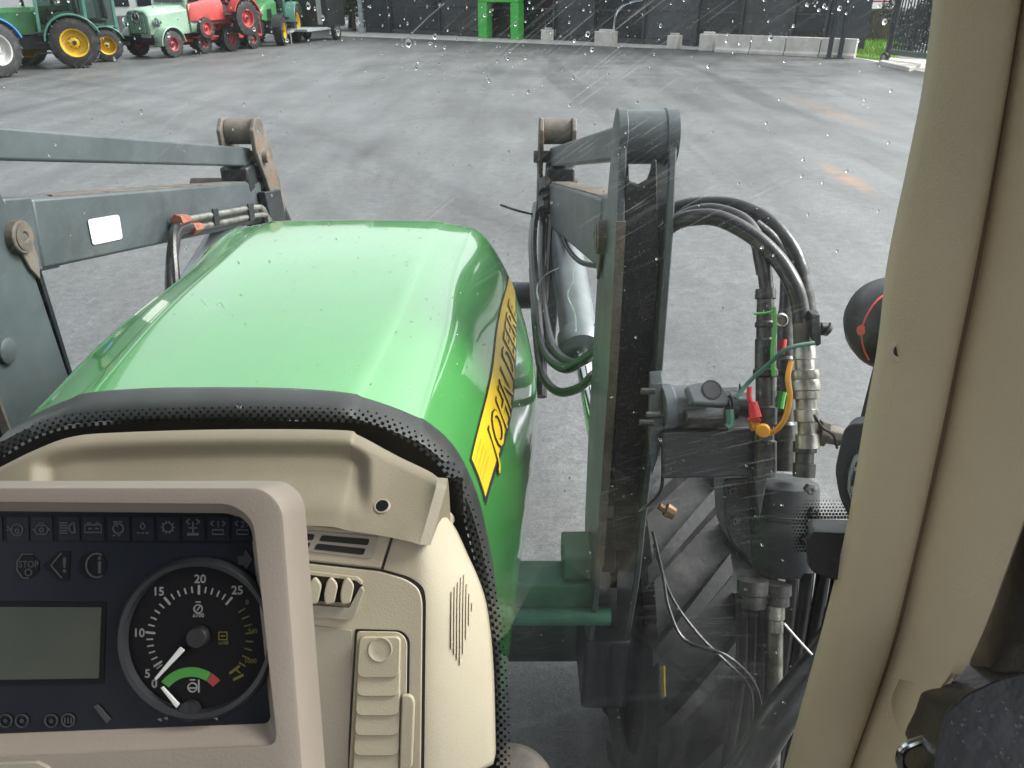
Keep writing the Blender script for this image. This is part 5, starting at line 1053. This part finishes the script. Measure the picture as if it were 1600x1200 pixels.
b = MB(); b.lathe(c + ax * .07, ax, [(.028, 0), (.028, .05), (.022, .056), (.018, .085), (.010, .09)], 20); b.build('socket_plug', DPLAST, skt)
Fc = Frame(at(1108, 612, D - .02), (0.1, -.7, .75))
b = MB(); Fc.plate(rpoly([(1072, 604), (1086, 598), (1118, 594), (1132, 606), (1142, 626), (1136, 634), (1082, 630)], [5, 6, 10, 10, 6, 6, 5]), -.02, 0, b); lid = b.build('socket_lid', GPLAST, LO, .005, seg=3)
b = MB(); c = Fc.w(1112, 609, .0006); b.lathe(c, Fc.n, [(.0165, 0), (.0175, .0015), (.0155, .002), (.0150, .0008), (0, .0008)], 30); em = b.build('lid_emblem', DPLAST, lid)
b = MB(); b.cyl(at(1136, 636, D - .01), at(1168, 634, D - .01), .017, .012, 14); b.cyl(at(1140, 636, D - .01), at(1150, 636, D - .01), .022, n=12); b.build('cable_gland', DPLAST, LO)
b = MB(); b.box(at(1105, 652, D), (.08, .04, .022)); b.build('socket_foot', ZINCD, LO, .003)
# quick couplers: stacks of turned fittings
def coupler(u0, v0, u1, v1, d, secs, m, name='quick_coupler'):
    a, c = at(u0, v0, d), at(u1, v1, d); L_ = (c - a).length; b = MB()
    k = d / FPX
    b.lathe(a, c - a, [(r * k, t * L_) for t, r in secs], 24); return b.build(name, m, LO, smooth_=25)
coupler(1194, 420, 1198, 452, D - .02, [(0, 10), (.02, 11), (.98, 11), (1, 10)], ZINCD, 'hose_ferrule')
coupler(1196, 452, 1196, 745, D - .02, [(0, 15), (.02, 16), (.05, 16), (.055, 13), (.17, 14), (.18, 16), (.20, 16), (.205, 14), (.26, 14), (.27, 16), (.42, 16.5), (.43, 19), (.46, 19), (.47, 15), (.62, 15), (.63, 18), (.72, 17), (.73, 13), (.8, 13), (.81, 17), (1, 17)], ZINCD)
coupler(1252, 498, 1254, 540, D - .06, [(0, 12), (.03, 13.5), (.97, 13.5), (1, 12)], RUSTY, 'hose_ferrule')
coupler(1256, 538, 1262, 700, D - .06, [(0, 15), (.05, 17), (.14, 17), (.15, 15), (.24, 15), (.25, 21), (.30, 22), (.34, 20), (.38, 22), (.44, 22), (.45, 20), (.52, 20), (.53, 16), (.62, 16), (.63, 19), (.74, 19), (.75, 14), (.86, 14), (.87, 18), (1, 18)], ZINC)
coupler(1258, 690, 1256, 745, D - .05, [(0, 18), (.3, 18), (.32, 14), (.6, 14), (.62, 17), (1, 17)], ZINCD, 'adaptor')
coupler(1228, 480, 1226, 735, D + .03, [(0, 10), (.05, 13), (.3, 13), (.32, 16), (.4, 16), (.42, 13), (.7, 14), (.72, 17), (1, 17)], ZINCD)
coupler(1252, 420, 1262, 490, D + .02, [(0, 10), (.5, 11), (.52, 14), (1, 14)], ZINCD, 'hose_ferrule')
tee = MB(); c = at(1262, 672, D - .05); tee.cyl(c, at(1312, 682, D - .03), .017, .017, 8); tee.cyl(at(1276, 674, D - .05), at(1290, 677, D - .05), .024, .024, 6); tee.build('tee_fitting', RUSTY, LO, .002)
tubepx('wire', [(1272, 648, D - .08), (1285, 668, D - .08), (1302, 680, D - .08), (1308, 700, D - .06)], .0022, RUBBER)
b = MB(); P = [at(u, v, D - .09) for u, v in ((1268, 492), (1282, 490), (1284, 538), (1276, 542), (1270, 530))]; b.prism(P, (0, .02, 0)); b.build('lever_plate', BPLAST, LO, .002)
b = MB(); b.cyl(at(1282, 513, D - .08), at(1294, 514, D - .08), .010, n=12); b.cyl(at(1290, 514, D - .085), at(1296, 518, D - .085), .013, .009, 10); b.build('lever_knob', BPLAST, LO)
b = MB(); c = at(1219, 500, D); b.lathe(c, (0, -1, .3), [(.010, 0), (.013, .004), (.010, .008), (.007, .004)], 18); b.build('ring', ZINC, LO)
# hoses arching from the tower
for pts, r in (([(1020, 372, 1.50), (1052, 348, 1.45), (1085, 332, 1.42), (1120, 330, 1.38), (1160, 345, 1.34), (1183, 375, 1.31), (1190, 405, 1.30), (1194, 428, 1.30)], .0135),
               ([(1020, 378, 1.42), (1052, 350, 1.38), (1085, 340, 1.34), (1125, 342, 1.32), (1175, 368, 1.30), (1215, 405, 1.28), (1240, 445, 1.26), (1250, 480, 1.26), (1252, 505, 1.26)], .0145),
               ([(1020, 345, 1.52), (1060, 325, 1.48), (1100, 319, 1.45), (1150, 322, 1.42), (1200, 345, 1.38), (1235, 385, 1.35), (1248, 415, 1.34), (1252, 430, 1.34)], .0145),
               ([(1180, 352, 1.37), (1208, 375, 1.36), (1228, 410, 1.35), (1230, 450, 1.35), (1228, 488, 1.35)], .0125)):
    tubepx('hydraulic_hose', pts, r, HOSE, n=14, sm=8)
# coloured ties and caps
tubepx('green_tie', [(1178, 490, D - .05), (1195, 489, D - .05), (1208, 486, D - .05)], .0022, LGREENP); tubepx('green_tie', [(1209, 480, D - .05), (1211, 510, D - .05), (1207, 550, D - .05), (1209, 588, D - .05)], .0036, LGREENP)
tubepx('green_tie', [(1222, 612, D - .02), (1219, 625, D - .02), (1217, 638, D - .02)], .008, LGREENP)
tubepx('cable', [(1150, 622, D - .07), (1172, 595, D - .07), (1200, 570, D - .09), (1230, 545, D - .12), (1272, 536, D - .11)], .0036, SGREENP); tubepx('cable', [(1140, 640, D - .04), (1141, 662, D - .04), (1136, 668, D - .04)], .007, SGREENP)
tubepx('red_cap', [(1224, 530, D - .02), (1222, 545, D - .02), (1220, 552, D - .02)], .006, REDP); tubepx('red_cap', [(1171, 604, D - .05), (1171, 622, D - .05), (1178, 636, D - .05)], .0042, REDP)
b = MB(); b.cyl(at(1176, 628, D - .05), at(1180, 652, D - .05), .008, .011, 14); b.cyl(at(1168, 655, D - .05), at(1188, 657, D - .05), .004, n=10); b.build('red_cap', REDP, LO)
tubepx('yellow_strap', [(1236, 565, D - .11), (1231, 590, D - .12), (1234, 620, D - .12), (1226, 655, D - .11), (1208, 675, D - .09), (1192, 674, D - .08)], .0044, ORANGE); b = MB(); c = at(1192, 672, D - .085); b.lathe(c, (-.3, -1, .4), [(.010, 0), (.012, .006), (.009, .012), (0, .013)], 18); b.build('yellow_cap', ORANGE, LO)
b = MB(); b.cyl(at(1172, 665, D - .03), at(1184, 662, D - .03), .01, .012, 12); b.build('yellow_cap', ORANGE, LO)
# valve block and the hose bundle below it
b = MB(); Fv = Frame(at(1240, 820, D + .02), (-.1, -.9, .42)); o_ = rpoly([(1200, 748), (1272, 742), (1280, 760), (1276, 890), (1262, 910), (1204, 915), (1160, 890), (1150, 830), (1190, 800)], [10, 12, 8, 12, 14, 12, 12, 12, 12])
vt0, vt1 = at(1226, 752, D + .05), at(1222, 905, D + .07); b.lathe(vt0, vt1 - vt0, [(.0, -.004), (.045, -.004), (.058, .004), (.060, .012), (.060, .05), (.062, .052), (.062, .058), (.060, .06), (.059, .15), (.05, .165), (.03, .168)], 40); vb = b.build('valve_body', DPLAST, LO)
b = MB(); Fv.plate(rpoly([(1134, 752), (1196, 750), (1196, 838), (1180, 885), (1150, 860), (1138, 830)], 10), -.14, -.03, b); vb2 = b.build('valve_block', STEELD, LO, .01)
for u, v in ((1150, 772), (1182, 770), (1152, 820), (1184, 822)):
    b = MB(); c = Fv.w(u, v, -.03); b.lathe(c, Fv.n, [(.008, 0), (.008, .006), (.004, .007), (0, .005)], 6); b.build('plug', ZINCD, vb2)
for u, v in ((1262, 764), (1268, 800), (1256, 842)):
    b = MB(); c = at(u, v, D + .005); b.lathe(c, (.3, -1, .3), [(.011, 0), (.011, .008), (.006, .01), (0, .008)], 6); b.build('plug', ZINCD, vb)
for u0, v0, u1, v1, r in ((1176, 905, 1176, 948, 24), (1216, 912, 1216, 945, 20), (1211, 945, 1211, 986, 15)):
    coupler(u0, v0, u1, v1, D + .02, [(0, r), (.5, r), (.55, r * .85), (1, r * .85)], ZINCD if r > 15 else ZINC, 'valve_fitting')
bund = [((1211, 980), (1210, 1080), (1206, 1240), .014, ZINC), ((1176, 945), (1172, 1050), (1150, 1240), .012, HOSE), ((1190, 940), (1188, 1060), (1178, 1240), .011, HOSE), ((1238, 900), (1230, 990), (1196, 1240), .011, HOSE), ((1262, 890), (1250, 985), (1205, 1240), .012, HOSE), ((1288, 885), (1272, 980), (1222, 1220), .012, HOSE), ((1312, 880), (1296, 970), (1240, 1180), .012, HOSE), ((1160, 930), (1158, 1050), (1128, 1240), .012, HOSE), ((1338, 870), (1322, 950), (1270, 1120), .012, HOSE)]
for a, m_, c, r, mm in bund: tubepx('hose', [(*a, D + .02), (*m_, D + .06), (*c, D + .12)], r, mm, n=12)
tubepx('large_hose', [(1345, 940, 1.3), (1275, 1045, 1.27), (1210, 1130, 1.25), (1140, 1250, 1.25)], .03, HOSE, n=18)
tubepx('cable_tie', [(1225, 974, D - .06), (1246, 998, D - .06), (1270, 1024, D - .06)], .0022, NEEDLE, n=6)
for pts in ([(1020, 830, 1.36), (1036, 900, 1.34), (1045, 950, 1.32), (1070, 1000, 1.3), (1130, 1022, 1.28), (1170, 1055, 1.28), (1186, 1090, 1.28), (1186, 1120, 1.28)], [(1022, 850, 1.36), (1048, 930, 1.34), (1090, 990, 1.32), (1130, 1030, 1.3), (1165, 1065, 1.3), (1175, 1100, 1.3), (1170, 1160, 1.3)], [(1000, 800, 1.4), (1030, 770, 1.38), (1036, 740, 1.36), (1038, 690, 1.36)]):
    tubepx('wire', pts, .0032, HOSE, n=8)
b = MB(); b.cyl(at(1040, 796, 1.45), at(1053, 803, 1.45), .014, .012, 10); b.cyl(at(1030, 790, 1.45), at(1040, 798, 1.45), .007, n=8); b.build('brass_nut', mat('dull brass', (.28, .17, .10), .45, metal=.6, var=.2), LO)
for u, v in ((992, 678), (992, 718)): b = MB(); c = onY(u, v, 1.43); b.lathe(c, (0, -1, 0), [(.012, 0), (.012, .006), (0, .007)], 6); b.build('bolt', RUSTY, LO)
b = MB(); b.prism([onX(u, v, .30) for u, v in ((1031, 1042), (1037, 1040), (1038, 1088), (1034, 1092))], (.003, 0, 0)); b.build('yellow_mark', YELLOW, LO)
# dusty dome of the transmission cover low beside the console
b = MB(); c = at(812, 1192, 1.45); b.lathe(c - Vector((.02, 0, .1)), (0.1, -.5, 1), [(.085, 0), (.085, .06), (.075, .085), (.05, .1), (0, .106)], 32); b.build('dusty_cover', mat('dusty brown plastic', (.12, .10, .085), .7, var=.15, scale=12, dirt=.4), T)
# ---- lamps outside the pillar (on the tractor)
c = at(1392, 516, 1.12); RL = .063; b = MB(); axl = Vector((.35, 1, .05)).normalized()
b.lathe(c - axl * .06, axl, [(0, 0), (.022, .004), (.042, .018), (.056, .04), (.063, .068), (.064, .10), (.060, .12), (.0, .122)], 40); rl = b.build('round_lamp', BPLAST, T)
b = MB(); exv = axl.cross(Vector((0, 0, 1))).normalized(); ezv = exv.cross(axl)
prof = [(.0, 0), (.022, .004), (.042, .018), (.056, .04), (.063, .068), (.064, .10)]
def lampline(k, ang):
    r_, h = prof[k]; return c - axl * .06 + axl * h + (exv * math.cos(ang) + ezv * math.sin(ang)) * (r_ + .0012)
P = [at(1393, 455, 1.05), at(1372, 468, 1.05), at(1355, 492, 1.05), at(1347, 517, 1.05), at(1350, 545, 1.05), at(1358, 562, 1.05)]
Pq = []
for p in P:      # drop the line onto the lamp shell
    d_ = (p - CAM).normalized(); lo_, best = .9, None
    for k in range(200):
        q_ = CAM + d_ * (.95 + k * .0015); h = (q_ - (c - axl * .06)).dot(axl); rad = ((q_ - (c - axl * .06)) - axl * h).length
        if 0 <= h <= .12 and rad <= np.interp(h, [x[1] for x in prof] + [.12], [x[0] for x in prof] + [.06]) + .001: best = q_; break
    Pq.append(best or (p + d_ * .02))
b.tube(Pq, .0016, 8, 5); b.build('lamp_line', PINKL, rl)
b = MB(); b.lathe(Pq[3] + Vector((0, .002, 0)), (Pq[3] - c).normalized(), [(.0075, 0), (.0075, .0015), (.0, .0022)], 20); b.build('lamp_dot', PINKL, rl)
b = MB(); b.bar(c + Vector((.02, .03, -.05)), c + Vector((.03, .05, -.3)), .02, .03, Vector((0, 1, 0))); b.build('lamp_stalk', BPLAST, rl, .003)
Fm = Frame(at(1335, 730, 1.1), (-.5, -.8, .3)); b = MB(); Fm.plate(rpoly([(1318, 672), (1330, 662), (1400, 660), (1400, 810), (1330, 815), (1312, 780), (1304, 735)], [8, 8, 4, 4, 10, 14, 14]), -.07, 0, b); lh = b.build('lamp_housing', DPLAST, T, .01, seg=4)
b = MB(); Fm.plate(rpoly([(1338, 704), (1350, 698), (1390, 700), (1390, 806), (1340, 800), (1324, 770), (1322, 740)], [4, 5, 3, 3, 8, 10, 8]), .0, .006, b); b.build('lamp_bezel', BPLAST, lh, .003)
for k, px in enumerate(([(1335, 712), (1348, 702), (1348, 708), (1338, 722), (1331, 745), (1329, 765), (1336, 785), (1331, 782), (1325, 762), (1327, 738)], [(1329, 760), (1338, 755), (1340, 768), (1334, 778)], [(1332, 730), (1342, 727), (1340, 738)])):
    b = MB(); Fm.plate(px, .0062, .0072, b); b.build('reflector', CHROME if k == 0 else WPRINT, lh, smooth_=0)
